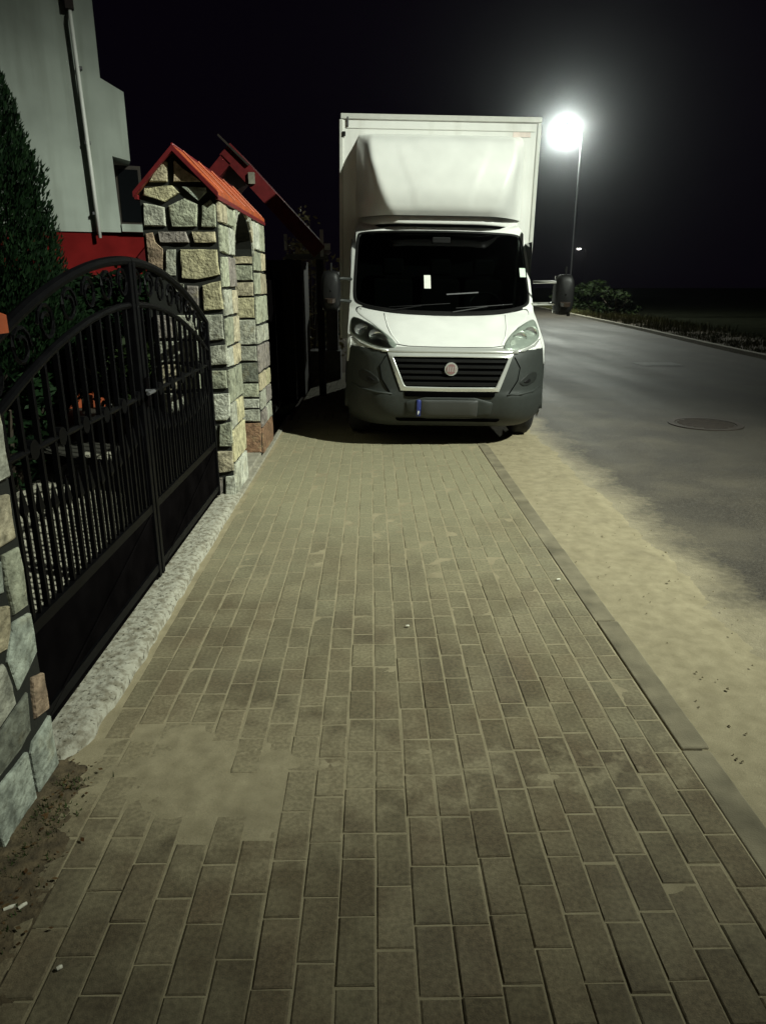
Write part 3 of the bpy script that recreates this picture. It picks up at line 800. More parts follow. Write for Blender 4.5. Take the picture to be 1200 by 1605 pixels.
# wicket gate inside the portal
wg = empty('wicket_gate', (-1.36, 6.21, 0.07)); tag(wg, 'black iron wicket gate inside the arched stone portal', 'gate')
MB().tube([(0,-.43,0),(0,-.43,1.70),(0,0,1.92),(0,.43,1.70),(0,.43,0),(0,-.43,0)], .018, 6).build('frame', 'iron', wg)
MB().box(-.006,.006,-.42,.42,.02,.55).build('lower_panel', 'iron_sheet', wg)
for k in range(7):
    MB().box(-.008,.008,-.36+.12*k-.008,-.36+.12*k+.008,.55,1.70+.15*(1-abs(k-3)/3)).build('bar', 'iron', wg)
MB().tube([(0,-.40,1.0),(0.05,-.40,1.0),(.05,-.30,1.0)], .01, 8).build('handle', 'chrome', wg)
MB().tube([(0,-.43,1.0),(0,.43,1.0)], .014, 6).build('rail', 'iron', wg)
ws = MB().box(-1.50,-1.045, 5.78,6.64,-.06,.045).build('wicket_step', 'kerb_pale', bevel=.012)
tag(ws, 'pale concrete step in the wicket opening', 'step')

# near gate pillar
NEAR=[
('tan3',[(1.877,0.985),(2.030,0.967),(2.028,0.83),(1.924,0.832),(1.877,0.835)]),
('grn',[(1.949,0.806),(2.042,0.798),(2.040,0.607),(1.952,0.614),(1.943,0.71)]),
('teal',[(1.80,0.804),(1.929,0.797),(1.921,0.701),(1.80,0.731)]),
('tan',[(1.80,0.702),(1.93,0.657),(1.917,0.585),(1.887,0.539),(1.786,0.559)]),
('teal',[(1.947,0.593),(2.042,0.579),(2.044,0.441),(1.909,0.387),(1.878,0.498)]),
('gry',[(1.745,0.525),(1.855,0.506),(1.877,0.427),(1.878,0.36),(1.716,0.344)]),
('bro',[(1.995,0.38),(2.066,0.354),(2.066,0.222),(1.976,0.244),(1.982,0.329)]),
('dgry',[(1.718,0.326),(1.886,0.343),(1.954,0.35),(1.932,0.233),(1.861,0.215),(1.682,0.216)]),
('teal',[(1.939,0.184),(2.063,0.195),(2.066,0.005),(1.918,0.005),(1.916,0.158)]),
('teal',[(1.690,0.185),(1.892,0.182),(1.898,0.006),(1.686,0.006),(1.680,0.118)]),
('gry',[(1.40,0.185),(1.665,0.185),(1.660,0.006),(1.40,0.006)]),
('pal',[(1.46,0.345),(1.69,0.33),(1.655,0.21),(1.46,0.21)]),
]
NP = empty('gate_pillar', (-1.30, 1.75, 0)); tag(NP, 'stone clad gate pillar at the left edge of the photo', 'gate pillar')
def npl(x, y, z): return (x+1.30, y-1.75, z)
MB().box(-1.53+1.30, -1.074+1.30, 1.36-1.75, 2.06-1.75, -.06, 1.42).build('core', 'joint', NP)
nfx = lambda u, z: npl(-1.074, u, z)
for i, (c, poly) in enumerate(NEAR): stone_poly(NP, poly, nfx, (1,0,0), c, depth=.012, seed=600+i)
courses(NP, 1.40, 1.84, 1.005, 1.40, nfx, (1,0,0), 61)
courses(NP, 1.845, 2.05, 1.005, 1.40, nfx, (1,0,0), 62)
courses(NP, 1.40, 1.72, .36, .98, nfx, (1,0,0), 63)
courses(NP, -1.52, -1.095, .02, 1.40, lambda u, z: npl(u, 2.06, z), (0,1,0), 64)
cap = MB().add([npl(-1.60,1.28,1.42),npl(-1.045,1.28,1.42),npl(-1.045,2.14,1.42),npl(-1.60,2.14,1.42),npl(-1.60,1.28,1.47),npl(-1.045,1.28,1.47),npl(-1.045,2.14,1.47),npl(-1.60,2.14,1.47),npl(-1.32,1.55,1.62),npl(-1.32,1.9,1.62)],
  [(3,2,1,0),(0,1,5,4),(1,2,6,5),(2,3,7,6),(3,0,4,7),(4,5,8),(5,6,9,8),(6,7,9),(7,4,8,9)]).build('cap', 'orange_roof', NP)

# ================================================================ IRON DRIVEWAY GATE
def arch_top(y): return 1.66 - 0.33*((y-3.60)/1.5)**2
def gate_leaf(y0, y1, label, seed):
    gx = -1.150
    t = empty('driveway_gate_leaf', (gx, (y0+y1)/2, 0.05)); tag(t, label, 'gate', 'two leaves of the iron driveway gate')
    yc = (y0+y1)/2
    L = lambda x, y, z: (x, y-yc, z-0.05)
    for yy, nm in ((y0+.025, 'stile'), (y1-.025, 'stile')):
        MB().box(-.02,.02, yy-yc-.02, yy-yc+.02, 0.012, arch_top(yy)-.05).build(nm, 'iron', t, bevel=.004)
    N = 20
    yy = [y0 + (y1-y0)*k/N for k in range(N+1)]
    MB().tube([L(0, y, arch_top(y)) for y in yy], .021, 8).build('top_rail', 'iron', t)
    MB().tube([L(0, y, arch_top(y)-.20) for y in yy], .016, 8).build('inner_rail', 'iron', t)
    MB().box(-.016,.016, y0-yc+.03, y1-yc-.03, .43-.05, .47-.05).build('middle_rail', 'iron', t)
    MB().box(-.016,.016, y0-yc+.03, y1-yc-.03, .05, .09).build('bottom_rail', 'iron', t)
    MB().tube([L(0,y0+.03,1.02), L(0,y1-.03,1.02)], .012, 6).build('upper_rail', 'iron', t)
    # sheet at the foot, with a stiffening fold
    MB().box(-.004,.004, y0-yc+.035, y1-yc-.035, .012, .40).build('foot_panel', 'iron_sheet', t)
    MB().tube([L(.012,y0+.06,.10), L(.012,y1-.06,.42)], .005, 5).build('panel_fold', 'iron_sheet', t)
    # rings and scrolls in the arch band
    n = int((y1-y0)/.19)
    for k in range(n):
        y = y0 + (k+.5)*(y1-y0)/n; z = arch_top(y)-.10
        pts = []
        for a in range(15):
            q = a/14*2*math.pi*1.35; r_ = .072*(1-.55*a/14)
            pts.append(L(0, y+r_*math.cos(q)*(1 if k % 2 else -1), z+r_*math.sin(q)))
        MB().tube(pts, .008, 5).build('scroll', 'iron', t)
    # full height bars and short spears between them
    nb = int(round((y1-y0)/.118)); dy = (y1-y0)/nb
    for k in range(1, nb):
        y = y0 + k*dy
        MB().box(-.009,.009, y-yc-.009, y-yc+.009, .42, arch_top(y)-.20-.05).build('bar', 'iron', t)
    for k in range(nb):
        y = y0 + (k+.5)*dy
        if k in (0,) : pass
        zt = .86 - .10*math.sin(math.pi*k/nb)
        b = MB(); b.box(-.006,.006, y-yc-.006, y-yc+.006, .42, zt-.05)
        b.add([(-.009,y-yc-.018,zt-.05),(.009,y-yc-.018,zt-.05),(.009,y-yc+.018,zt-.05),(-.009,y-yc+.018,zt-.05),(0,y-yc,zt+.05),(0,y-yc,zt-.09)],
              [(0,1,4),(1,2,4),(2,3,4),(3,0,4),(1,0,5),(2,1,5),(3,2,5),(0,3,5)])
        b.build('spear', 'iron', t)
    # rosette collars at mid height
    for k in range(0, nb, 2):
        y = y0 + (k+.5)*dy
        q = MB(); q.tube([L(-.012,y,1.02),L(.012,y,1.02)], .035, 10); q.build('rosette', 'iron', t)
    return t
g1 = gate_leaf(2.10, 3.595, 'near leaf of the black iron driveway gate', 1)
g2 = gate_leaf(3.605, 5.16, 'far leaf of the black iron driveway gate beside stone portal', 2)
MB().box(.016,.030, -.03+.78, -.0+.80, .92, 1.06).build('lock_case', 'iron_sheet', g1)
MB().tube([(.03,.74,1.0),(.07,.74,1.0),(.07,.64,1.0)], .009, 8).build('handle', 'galv', g1)

# concrete threshold under the gate, chipped
rows = []
for i in range(100):
    y = 2.02 + 3.28*i/99
    w = -.998 - .012*smoothstep(0,1,(y-2)/3) - .05*smoothstep(2.5,2.05,y) + .012*fbm(0,y,2,7,4) + (.05*fbm(1,y,3,3,3) if y < 2.4 else 0)
    h = .044 + .005*fbm(2,y,5,5,4) - .05*smoothstep(2.25,2.02,y)
    row = [(-1.35, y, h)]
    for k in range(9):
        x = -1.33 + (w+1.33)*k/8
        row.append((x, y, h + .004*fbm(x,y,4,18,3) - (.012 + .008*fbm(x,y,1,10,2) if k == 8 else 0)))
    row.append((w+.012, y, -.04)); rows.append(row)
th = MB().grid(rows).build('gate_threshold', 'threshold', smooth=False)
th.data.shade_smooth()
tag(th, 'whitish flaking concrete threshold under the iron gate', 'threshold')
th2 = MB().box(-1.05,-1.0, 5.30,8.9,-.06,.012).build('wall_kerb', 'kerb_pale', bevel=.008)
tag(th2, 'narrow pale kerb along the foot of the stone portal', 'kerb')

# ================================================================ BEYOND THE PORTAL
fe = empty('metal_fence', (-1.3, 9.9, 0)); tag(fe, 'dark metal fence between the portal and the grey post', 'fence')
for k in range(4):
    y0 = -2.5+1.25*k
    MB().box(-.02,.02, y0, y0+.07, -.06, 1.75).build('post', 'iron', fe)
    for j in range(10):
        MB().box(-.012,.012, y0+.08+.113*j, y0+.08+.113*j+.095, .12, 1.62).build('slat', 'iron_sheet', fe)
    MB().box(-.03,-.014, y0+.07, y0+1.25, .35,.40).build('rail', 'iron', fe)
gp = empty('concrete_post', (-.77, 12.5, 0)); tag(gp, 'grey concrete fence post on a wide footing, left of the van', 'post')
MB().box(-.30,.24,0,.5,-.08,.48).build('footing', 'concrete', gp, bevel=.01)
MB().box(.0,.20,.1,.3,.482,1.24).build('shaft', 'concrete', gp, bevel=.01)
nb_ = empty('porch', (-1.35, 10.6, 0)); tag(nb_, 'neighbouring porch with steep dark red roof edge and pale beam', 'porch')
def slab(a, b, th, y0, y1):
    a = Vector(a); b = Vector(b); d = (b-a).normalized(); nn = Vector((-d.y, d.x))*th
    q = [a, b, b+nn, a+nn]
    return MB().add([(p.x+1.35, y0-10.6, p.y) for p in q]+[(p.x+1.35, y1-10.6, p.y) for p in q], [(0,1,2,3),(7,6,5,4),(0,4,5,1),(1,5,6,2),(2,6,7,3),(3,7,4,0)])
slab((-1.99,3.20),(-.78,1.92),.20,10.45,12.2).build('roof', 'red_roof', nb_)
slab((-2.0,3.42),(-1.62,3.06),.025,10.40,10.44).build('roof_edge', 'wood_dark', nb_)
slab((-1.97,3.20),(-3.2,1.92),.16,10.45,12.2).build('roof_slope', 'red_roof', nb_)
MB().box(-1.18+1.35,-.60+1.35,-.1,.12,1.90,1.965).build('beam', 'concrete', nb_)
MB().box(-.70+1.35,-.655+1.35,-.12,-.05,1.93,2.28).build('bracket', 'white_pipe', nb_)
MB().box(-.64+1.35,-.56+1.35,-.12,-.05,2.02,2.10).build('bracket', 'white_pipe', nb_)
MB().box(-1.19+1.35,-1.15+1.35,-.12,-.05,2.02,2.22).build('bracket', 'white_pipe', nb_)
MB().box(-1.62+1.35,-1.54+1.35,-.20,-.16,2.84,2.98).build('roof_tile', 'kerb_pale', nb_)
for x in (-1.15, -.72): MB().box(x+1.35-.05,x+1.35+.05,0,.1,-.06,1.90).build('post', 'wood_dark', nb_)
MB().box(-2.9+1.35,-1.0+1.35,.3,1.4,-.06,1.9).build('wall', 'wood_dark', nb_)
bush('small_tree', (-1.15, 14.2, 0), .55, .5, 1.65, 900, .06, 'pale_leaf', 'small tree with pale leaves above the red porch roof', 'tree', 12, stem=.04)

# verge hedges and trees across the road
hedge_spots = [(13.2,40,1.0,2.0,.66),(13.2,47,1.5,2.6,.95)]
HL = ['green bush right under the glaring street lamp','bush just behind the glaring street lamp']
for i, (x, y, rx, ry_, rz) in enumerate(hedge_spots):
    bush('bush', (x, y, -.05), rx, ry_, rz, 3200, .13, 'hedge', HL[i], 'bush', 40+i, 'bushes across the road', stem=.06)

# ================================================================ STREET LAMPS
def street_lamp(px, py, hx, hz, label, glow, watt, target=None, spot=True, group='street lamps along the far side of the road'):
    t = empty('street_lamp', (px, py, 0)); tag(t, label, 'street lamp', group)
    MB().tube([(0,0,-.08),(0,0,1.2),(0,0,1.25),(0,0,hz*.7),(0,0,hz-.25)], [.09,.085,.065,.055,.045], 12).build('pole', 'pole_paint', t, smooth=True)
    dx = hx-px
    MB().tube([(0,0,hz-.27),(dx*.15,0,hz-.02),(dx*.45,0,hz+.10),(dx*.75,0,hz+.13)], [.04,.035,.03,.03], 10).build('arm', 'galv', t, smooth=True)
    s = 1 if dx > 0 else -1
    hd = MB()
    prof = [(-.38,.05,.04),(-.34,.10,.07),(-.1,.17,.10),(.18,.17,.10),(.34,.10,.07),(.38,.04,.04)]
    hd.grid([[(dx + s*x, w*math.cos(2*math.pi*k/16), hz+.11+max(-.3*h, h*math.sin(2*math.pi*k/16))) for k in range(16)] for x, w, h in prof], closed=True)
    head = hd.build('head', 'galv', t, smooth=True)
    bw = MB()
    rows = []
    for j in range(7):
        a = math.pi/2*j/6
        rows.append([(dx + .27*math.cos(a)*math.cos(2*math.pi*k/20), .15*math.cos(a)*math.sin(2*math.pi*k/20), hz+.08-.13*math.sin(a)) for k in range(20)])
    bw.grid(rows, closed=True).build('bowl', glow, head, smooth=True)
    if watt:
        ld = bpy.data.lights.new('lamp_light', 'SPOT' if spot else 'POINT'); ld.energy = watt; ld.shadow_soft_size = .12
        ld.color = (0.93, 1.0, 0.86)
        lo = bpy.data.objects.new('lamp_light', ld); COL.objects.link(lo); lo.parent = t
        lo.location = (dx, 0, hz-.22)
        if spot:
            ld.spot_size = R(53); ld.spot_blend = 1.0
            d = Vector(target) - Vector((hx, py, hz-.22))
            lo.rotation_euler = d.to_track_quat('-Z', 'Y').to_euler()
    return t
street_lamp(10.65, FAR_POS[1], FAR_POS[0], FAR_POS[2], 'tall lit street lamp glaring beside the van box', 'lamp_glow', FAR_WATT, spot=False)
street_lamp(9.6, KEY_POS[1], KEY_POS[0], KEY_POS[2], 'lit street lamp behind the viewer across the road', 'lamp_glow_near', KEY_WATT, target=(-0.7, 7.0, 0.0))
street_lamp(30.6, 108.0, 29.6, 6.5, 'small distant street lamp low over the bushes', 'lamp_glow_far', 0)

# ================================================================ VAN
van = empty('box_van', (0.745, 6.92, 0.0), (0, R(0.9), 0))
tag(van, 'white box van with roof deflector parked half on the sidewalk', 'van')
YC = [(.20,.22),(.26,.11),(.34,.045),(.44,.012),(.55,.0),(.66,.004),(.78,.016),(.88,.032),(.94,.055),(.985,.105),(1.03,.19),(1.10,.35),(1.18,.53),(1.25,.70),(1.30,.83),(1.40,.93),(2.10,1.60),(2.17,1.70),(2.23,1.86),(2.26,2.03)]
YA = [(.20,.50),(.9,.50),(1.1,.40),(1.35,.30),(2.1,.26),(2.26,.10)]
YP = [(.20,5.5),(.9,5.0),(1.1,3.8),(1.35,3.0),(2.1,3.2),(2.26,3.0)]
WW = [(.20,.95),(.30,.99),(.5,1.012),(.9,1.012),(1.1,1.006),(1.35,1.0),(1.7,.995),(2.10,.975),(2.18,.95),(2.26,.88)]
def vw(z): return smooth_table(WW, z)
def vS(x, z, off=0.0):
    w = vw(z); u = min(1.0, abs(x)/w)
    y = smooth_table(YC, z) + lerp_table(YA, z)*u**lerp_table(YP, z)
    # crease standing proud along the bumper corners
    if z < .58: y -= .022*smoothstep(.58,.53,z)*smoothstep(.40,.62,u)
    return y - off
def vP(x, z, off=0.0): return (x, vS(x, z, off), z)
def smooth_outline(poly, it=2, keep=.22):
    p = [Vector(q) for q in poly]
    for _ in range(it):
        o = []
        for i in range(len(p)):
            a, b = p[i], p[(i+1) % len(p)]
            o.append(a.lerp(b, keep)); o.append(a.lerp(b, 1-keep))
        p = o
    return p
def resample(p, n):
    L = [0]
    for i in range(len(p)): L.append(L[-1] + (p[(i+1) % len(p)]-p[i]).length)
    out = []
    for k in range(n):
        d = L[-1]*k/n; i = max(j for j in range(len(p)) if L[j] <= d)
        seg = L[i+1]-L[i]; out.append(p[i].lerp(p[(i+1) % len(p)], (d-L[i])/seg if seg else 0))
    return out
def patch(name, poly, m, parent, off=.005, thick=.012, rings=7, center=None, bulge=0.0, rnd=2, n=72, smooth=True, edge=.004):
    p = resample(smooth_outline(poly, rnd) if rnd else [Vector(q) for q in poly], n)
    c = Vector(center) if center else sum(p, Vector((0,0)))/len(p)
    b = MB(); rows = []
    rows.append([vP(q.x, q.y, off-thick) for q in p])
    rows.append([vP(q.x, q.y, off-edge) for q in p])
    ins = .006
    for j in range(rings):
        t = j/rings
        row = []
        for q in p:
            d = (q-c).length; f = (1-t)*(1-(ins/d if j == 0 and d > ins*3 else 0))
            if j == 0: f = 1-(ins/max(d,.02))
            r_ = c + (q-c)*f
            row.append(vP(r_.x, r_.y, off + bulge*(1-(1-t)**2)))
        rows.append(row)
    o = len(b.v); b.grid(rows, closed=True)
    ci = len(b.v); b.v.append(vP(c.x, c.y, off+bulge))
    base = (len(rows)-1)*n
    for k in range(n): b.f.append((base+k, base+(k+1) % n, ci))
    ob = b.build(name, m, parent, smooth=smooth)
    return ob
def ring_patch(name, outer, inner, m, parent, off0, off1, n=120, steps=5, lip=.02, rnd=(0,2)):
    """surface between two outlines round a common centre"""
    po_ = smooth_outline(outer, rnd[0]) if rnd[0] else [Vector(q) for q in outer]
    pi_ = smooth_outline(inner, rnd[1]) if rnd[1] else [Vector(q) for q in inner]
    c = sum(resample(pi_, 60), Vector((0,0)))/60
    def radial(p, a):
        d = Vector((math.cos(a), math.sin(a))); best = None
        for i in range(len(p)):
            e0 = p[i]-c; e1 = p[(i+1) % len(p)]-c; s = e1-e0
            den = d.x*s.y-d.y*s.x
            if abs(den) < 1e-12: continue
            t = (e0.x*s.y-e0.y*s.x)/den; u = (e0.x*d.y-e0.y*d.x)/den
            if t > 0 and -1e-6 <= u <= 1+1e-6 and (best is None or t > best): best = t
        return c + d*best
    # sample at even steps of the inner outline so corners stay crisp
    angs = sorted({round(math.atan2((q-c).y, (q-c).x), 5) for q in resample(pi_, n)} | {round(math.atan2((q-c).y, (q-c).x), 5) for q in po_})
    rows = []
    A = [radial(po_, a) for a in angs]; B = [radial(pi_, a) for a in angs]
    for j in range(steps+1):
        t = j/steps
        rows.append([vP(a.lerp(b, t).x, a.lerp(b, t).y, off0+(off1-off0)*t) for a, b in zip(A, B)])
    rows.append([vP(b.x, b.y, off1-lip) for b in B])
    return MB().grid(rows, closed=True).build(name, m, parent, smooth=True)

GLASS = [(-.93,2.06),(-.90,2.115),(-.5,2.125),(0,2.13),(.5,2.125),(.90,2.115),(.93,2.06),(.945,1.75),(.957,1.44),(.93,1.365),(.80,1.325),(.5,1.29),(0,1.275),(-.5,1.29),(-.80,1.325),(-.93,1.365),(-.957,1.44),(-.945,1.75)]
zs = [.96 + (2.26-.96)*k/26 for k in range(27)]
OUT = [(vw(z), z) for z in zs] + [(vw(2.26)*(1-2*k/12), 2.26) for k in range(1,12)] + [(-vw(z), z) for z in reversed(zs)] + [(-vw(.96)*(1-2*k/12), .96) for k in range(1,12)]
cab = ring_patch('cab_front', OUT, GLASS, 'white_paint', van, 0, 0, n=150, steps=14, lip=.03)
# dark seal and glass
sg = ring_patch('windscreen_seal', [(x*1.012, 1.70+(z-1.70)*1.018) for x, z in GLASS], [(x*.985, 1.70+(z-1.70)*.965) for x, z in GLASS], 'black_plastic', van, .004, .001, n=120, steps=2, rnd=(2,2))
patch('windscreen', GLASS, 'glass', van, off=-.006, thick=.004, rings=10, n=96)
# bumper shell
rows = []
for i in range(30):
    z = .20 + (.965-.20)*i/29; w = vw(z)
    rows.append([vP(w*math.sin(math.pi/2*(k/30*2-1)), z) for k in range(31)])
bump = MB().grid(rows).build('bumper', 'plastic', van, smooth=True)
# cab sides with wheel arch, closing back to the box
def side(sgn):
    rows = []
    for i in range(44):
        y = .50 + (2.03-.50)*i/43
        a = abs(y-.97)
        zb = .26 if a > .43 else .34 + math.sqrt(max(0, .43**2-a*a))*1.0
        # top: where the front surface edge reaches this depth
        lo, hi = .26, 2.26
        if y <= .56: zt = max(zb+.02, .95 - 3*(.56-y))
        else:
            for _ in range(30):
                mid = (lo+hi)/2
                if smooth_table(YC, mid)+lerp_table(YA, mid) < y and mid > .3 or mid < .9: lo = mid
                else: hi = mid
            zt = lo
        zt = max(zt, zb+.02)
        rows.append([(sgn*(vw(zb+(zt-zb)*k/20)+.0), y, zb+(zt-zb)*k/20) for k in range(21)])
    return MB().grid(rows)
for s in (-1, 1):
    so = side(s).build('cab_side', 'white_paint', van, smooth=True)
    MB().grid([[(s*(vw(z)+.006), y, z) for z in (1.42,1.6,1.8,2.02)] for y in (1.42,1.7,1.97)]).build('side_window', 'pane_dark', so, solid=.006)
    MB().grid([[(s*(vw(z)+.008), y, z) for z in (.42,.5,.58)] for y in (1.42,1.7,2.0)]).build('rub_strip', 'plastic', so, solid=.02)
    # arch flare
    MB().tube([(s*1.0, .97-.44*math.cos(math.pi*k/16), .34+.44*math.sin(math.pi*k/16)) for k in range(17)], .03, 8).build('arch_trim', 'plastic', so, smooth=True)
rows = [[(vw(2.26)*math.sin(math.pi/2*(k/12*2-1)), y, 2.262) for k in range(13)] for y in (1.98, 2.06)]
# bonnet
BON = [(-.52,.992),(0,.985),(.52,.992),(.585,1.055),(.72,1.15),(.86,1.225),(.93,1.275),(.905,1.322),(.78,1.295),(.5,1.262),(0,1.247),(-.5,1.262),(-.78,1.295),(-.905,1.322),(-.93,1.275),(-.86,1.225),(-.72,1.15),(-.585,1.055)]
patch('bonnet_gap', [(x*1.012, 1.13+(z-1.13)*1.045) for x, z in BON], 'gap_shade', van, off=.003, thick=.01, rings=10, center=(0,1.12), n=140, rnd=1)
bon = patch('bonnet', BON, 'white_paint', van, off=.010, thick=.014, rings=16, center=(0,1.12), n=160, rnd=1)
for s in (-1, 1):     # pressed crease lines
    MB().tube([vP(s*x, z, .009) for x, z in ((.50,1.01),(.565,1.08),(.60,1.15),(.62,1.22),(.63,1.262))], .007, 6).build('crease', 'white_paint', bon, smooth=True)
cw = MB().grid([[vP(-.86+1.72*k/24, lerp_table([(-.9,1.325),(-.5,1.268),(0,1.254),(.5,1.268),(.9,1.325)], -.86+1.72*k/24)+dz, .006) for k in range(25)] for dz in (-.004,.012,.024)]).build('cowl', 'black_plastic', van, solid=.006)
for x0, x1 in ((-.62, .02), (.08, .70)):
    w = empty('wiper', (0,0,0)); bpy.data.objects.remove(w)
    a = vP(x0, 1.285, .02); b = vP((x0+x1)/2+.06, 1.345, .03)
    wo = MB().tube([a, b], [.010,.006], 6).build('wiper', 'black_plastic', van)
    MB().tube([vP(x0+.04+(x1-x0)*k/8, 1.325+.045*k/8, .012) for k in range(9)], .006, 6).build('blade', 'black_plastic', wo)

# headlights
HL_ = [(.505,.975),(.545,1.035),(.64,1.105),(.76,1.165),(.90,1.215),(.965,1.225),(.978,1.16),(.972,1.075),(.90,1.03),(.76,.985),(.62,.965)]
for s in (-1, 1):
    pol = [(s*x, z) for x, z in HL_]
    if s < 0: pol = pol[::-1]
    hl = patch('headlight', pol, 'lamp_housing', van, off=.012, thick=.02, rings=6, center=(s*.77,1.075), n=60, rnd=1)
    for (x, z, r_) in ((.72,1.075,.058),(.86,1.11,.062)):
        y0 = vS(s*x, z, .020)
        rows = []
        for j in range(6):
            a = math.pi/2*j/5
            rows.append([(s*x + r_*math.cos(a)*math.cos(2*math.pi*k/18)*1.15, y0 + .0 - .022*(1-math.sin(a)) + .05*abs(x-.5)*math.cos(a)*math.cos(2*math.pi*k/18)*s*s*1.0, z + r_*math.cos(a)*math.sin(2*math.pi*k/18)) for k in range(18)])
        MB().grid(rows, closed=True).build('reflector', 'silver', hl, smooth=True)
    patch('indicator', [(s*.575,1.0),(s*.60,1.045),(s*.66,1.06),(s*.655,1.01)], 'chrome', hl, off=.018, thick=.008, rings=3, n=24)
    patch('cover', pol, 'lens', hl, off=.024, thick=.010, rings=8, center=(s*.77,1.075), bulge=.026, n=60, rnd=1)
    # silver lower lash under the headlight
    MB().tube([vP(s*x, z, .014) for x, z in ((.60,.945),(.72,.958),(.86,.995),(.955,1.045))], [.010,.012,.012,.006], 6).build('headlight_trim', 'chrome', van, smooth=True)

# grille
GT, GB = .905, .612
def trap(wt, wb, zt, zb): return [(-wt,zt),(0,zt+.004),(wt,zt),(wb,zb),(0,zb-.004),(-wb,zb)]
patch('grille_recess', trap(.565,.445,GT,GB), 'gap_shade', van, off=.004, thick=.01, rings=4, center=(0,.76), n=80, rnd=0)
gm = ring_patch('grille_surround', trap(.605,.475,.930,.578), trap(.555,.437,.895,.618), 'chrome', van, .012, .026, n=90, steps=3, lip=.022, rnd=(0,0))
for k in range(5):
    z = .645 + .054*k; w = .437 + (.555-.437)*(z-.618)/(.895-.618) - .004
    b = MB(); rows = []
    for (dz, of) in ((-.017,.006),(-.010,.020),(.010,.022),(.017,.006)):
        rows.append([vP(-w+2*w*i/20, z+dz, of) for i in range(21)])
    b.grid(rows).build('grille_slat', 'black_plastic', gm)
tb = MB().grid([[vP(-.66+1.32*k/24, z, o_) for k in range(25)] for z, o_ in ((.932,.0),(.936,.018),(.962,.020),(.982,.0))]).build('bumper_top_bar', 'chrome', van, smooth=True)
bd = empty('dummy'); bpy.data.objects.remove(bd)
def flat_disc(r, y0, y1, n=28):
    a = [(r*math.cos(2*math.pi*k/n), r*math.sin(2*math.pi*k/n)) for k in range(n)]
    return MB().add([(x, y1, z+.79) for x, z in a]+[(x, y0, z+.79) for x, z in a], [(k,(k+1)%n,n+(k+1)%n,n+k) for k in range(n)]+[tuple(n+k for k in range(n))])
bg_ = flat_disc(.062, -.030, .0).build('badge', 'chrome', van)
flat_disc(.048, -.035, -.02).build('badge_face', 'badge_red', bg_)
for i in range(4):
    x = -.033+.022*i
    MB().add([(x-.005,-.038,.765),(x+.004,-.038,.765),(x+.009,-.038,.815),(x,-.038,.815),(x-.005,-.033,.765),(x+.004,-.033,.765),(x+.009,-.033,.815),(x,-.033,.815)], [(0,1,2,3),(7,6,5,4),(0,4,5,1),(1,5,6,2),(2,6,7,3),(3,7,4,0)]).build('badge_bar', 'chrome', bg_)
# lower bumper detail
patch('lower_slot', [(-.44,.572),(.44,.572),(.43,.522),(-.43,.522)], 'gap_shade', van, off=.016, thick=.03, rings=3, n=120, rnd=0)  # raised black patch; the shade of the slot is in its colour
patch('centre_panel', [(-.43,.518),(.43,.518),(.40,.300),(-.40,.300)], 'plastic', van, off=.014, thick=.02, rings=5, n=80, rnd=1)
pl_ = patch('number_plate', [(-.275,.492),(.275,.492),(.275,.322),(-.275,.322)], 'plate', van, off=.026, thick=.01, rings=3, n=60, rnd=0)
patch('country_band', [(-.318,.492),(-.277,.492),(-.277,.322),(-.318,.322)], 'plate_blue', pl_, off=.026, thick=.01, rings=2, n=24, rnd=0)
MB().box(-.306,-.300,-.034,-.026,.352,.386).box(-.299,-.290,-.034,-.026,.380,.386).box(-.299,-.290,-.034,-.026,.366,.372).build('country_mark', 'paper', pl_)
patch('lower_grille', [(-.52,.300),(.52,.300),(.50,.262),(-.50,.262)], 'gap_shade', van, off=.006, thick=.01, rings=3, n=60, rnd=0)
for s in (-1, 1):
    fr_ = patch('fog_recess', [(s*.66,.66),(s*.80,.76),(s*.90,.74),(s*.88,.66),(s*.74,.61)], 'fog_plastic', van, off=.004, thick=.008, rings=4, n=40, rnd=1)
    patch('fog_lamp', [(s*.72,.655),(s*.77,.695),(s*.81,.685),(s*.80,.65)], 'black_plastic', fr_, off=.012, thick=.01, rings=3, n=24, rnd=1)
    MB().tube([vP(s*x, z, .004) for x, z in ((.56,.545),(.70,.55),(.84,.565),(.95,.60))], [.006,.012,.014,.008], 8).build('bumper_crease', 'plastic', van, smooth=True)
    MB().tube([vP(s*x, z, .003) for x, z in ((.62,.90),(.68,.80),(.66,.68),(.58,.56))], .005, 6).build('bumper_seam', 'gap_shade', van)

for s in (-1, 1):     # white wing edge running down beside the bumper corner
    patch('wing_edge', [(s*.962,1.05),(s*1.0,1.07),(s*1.006,.92),(s*1.008,.80),(s*.994,.80),(s*.975,.93)], 'white_paint', van, off=.010, thick=.02, rings=3, center=(s*.988,.94), n=40, rnd=0)
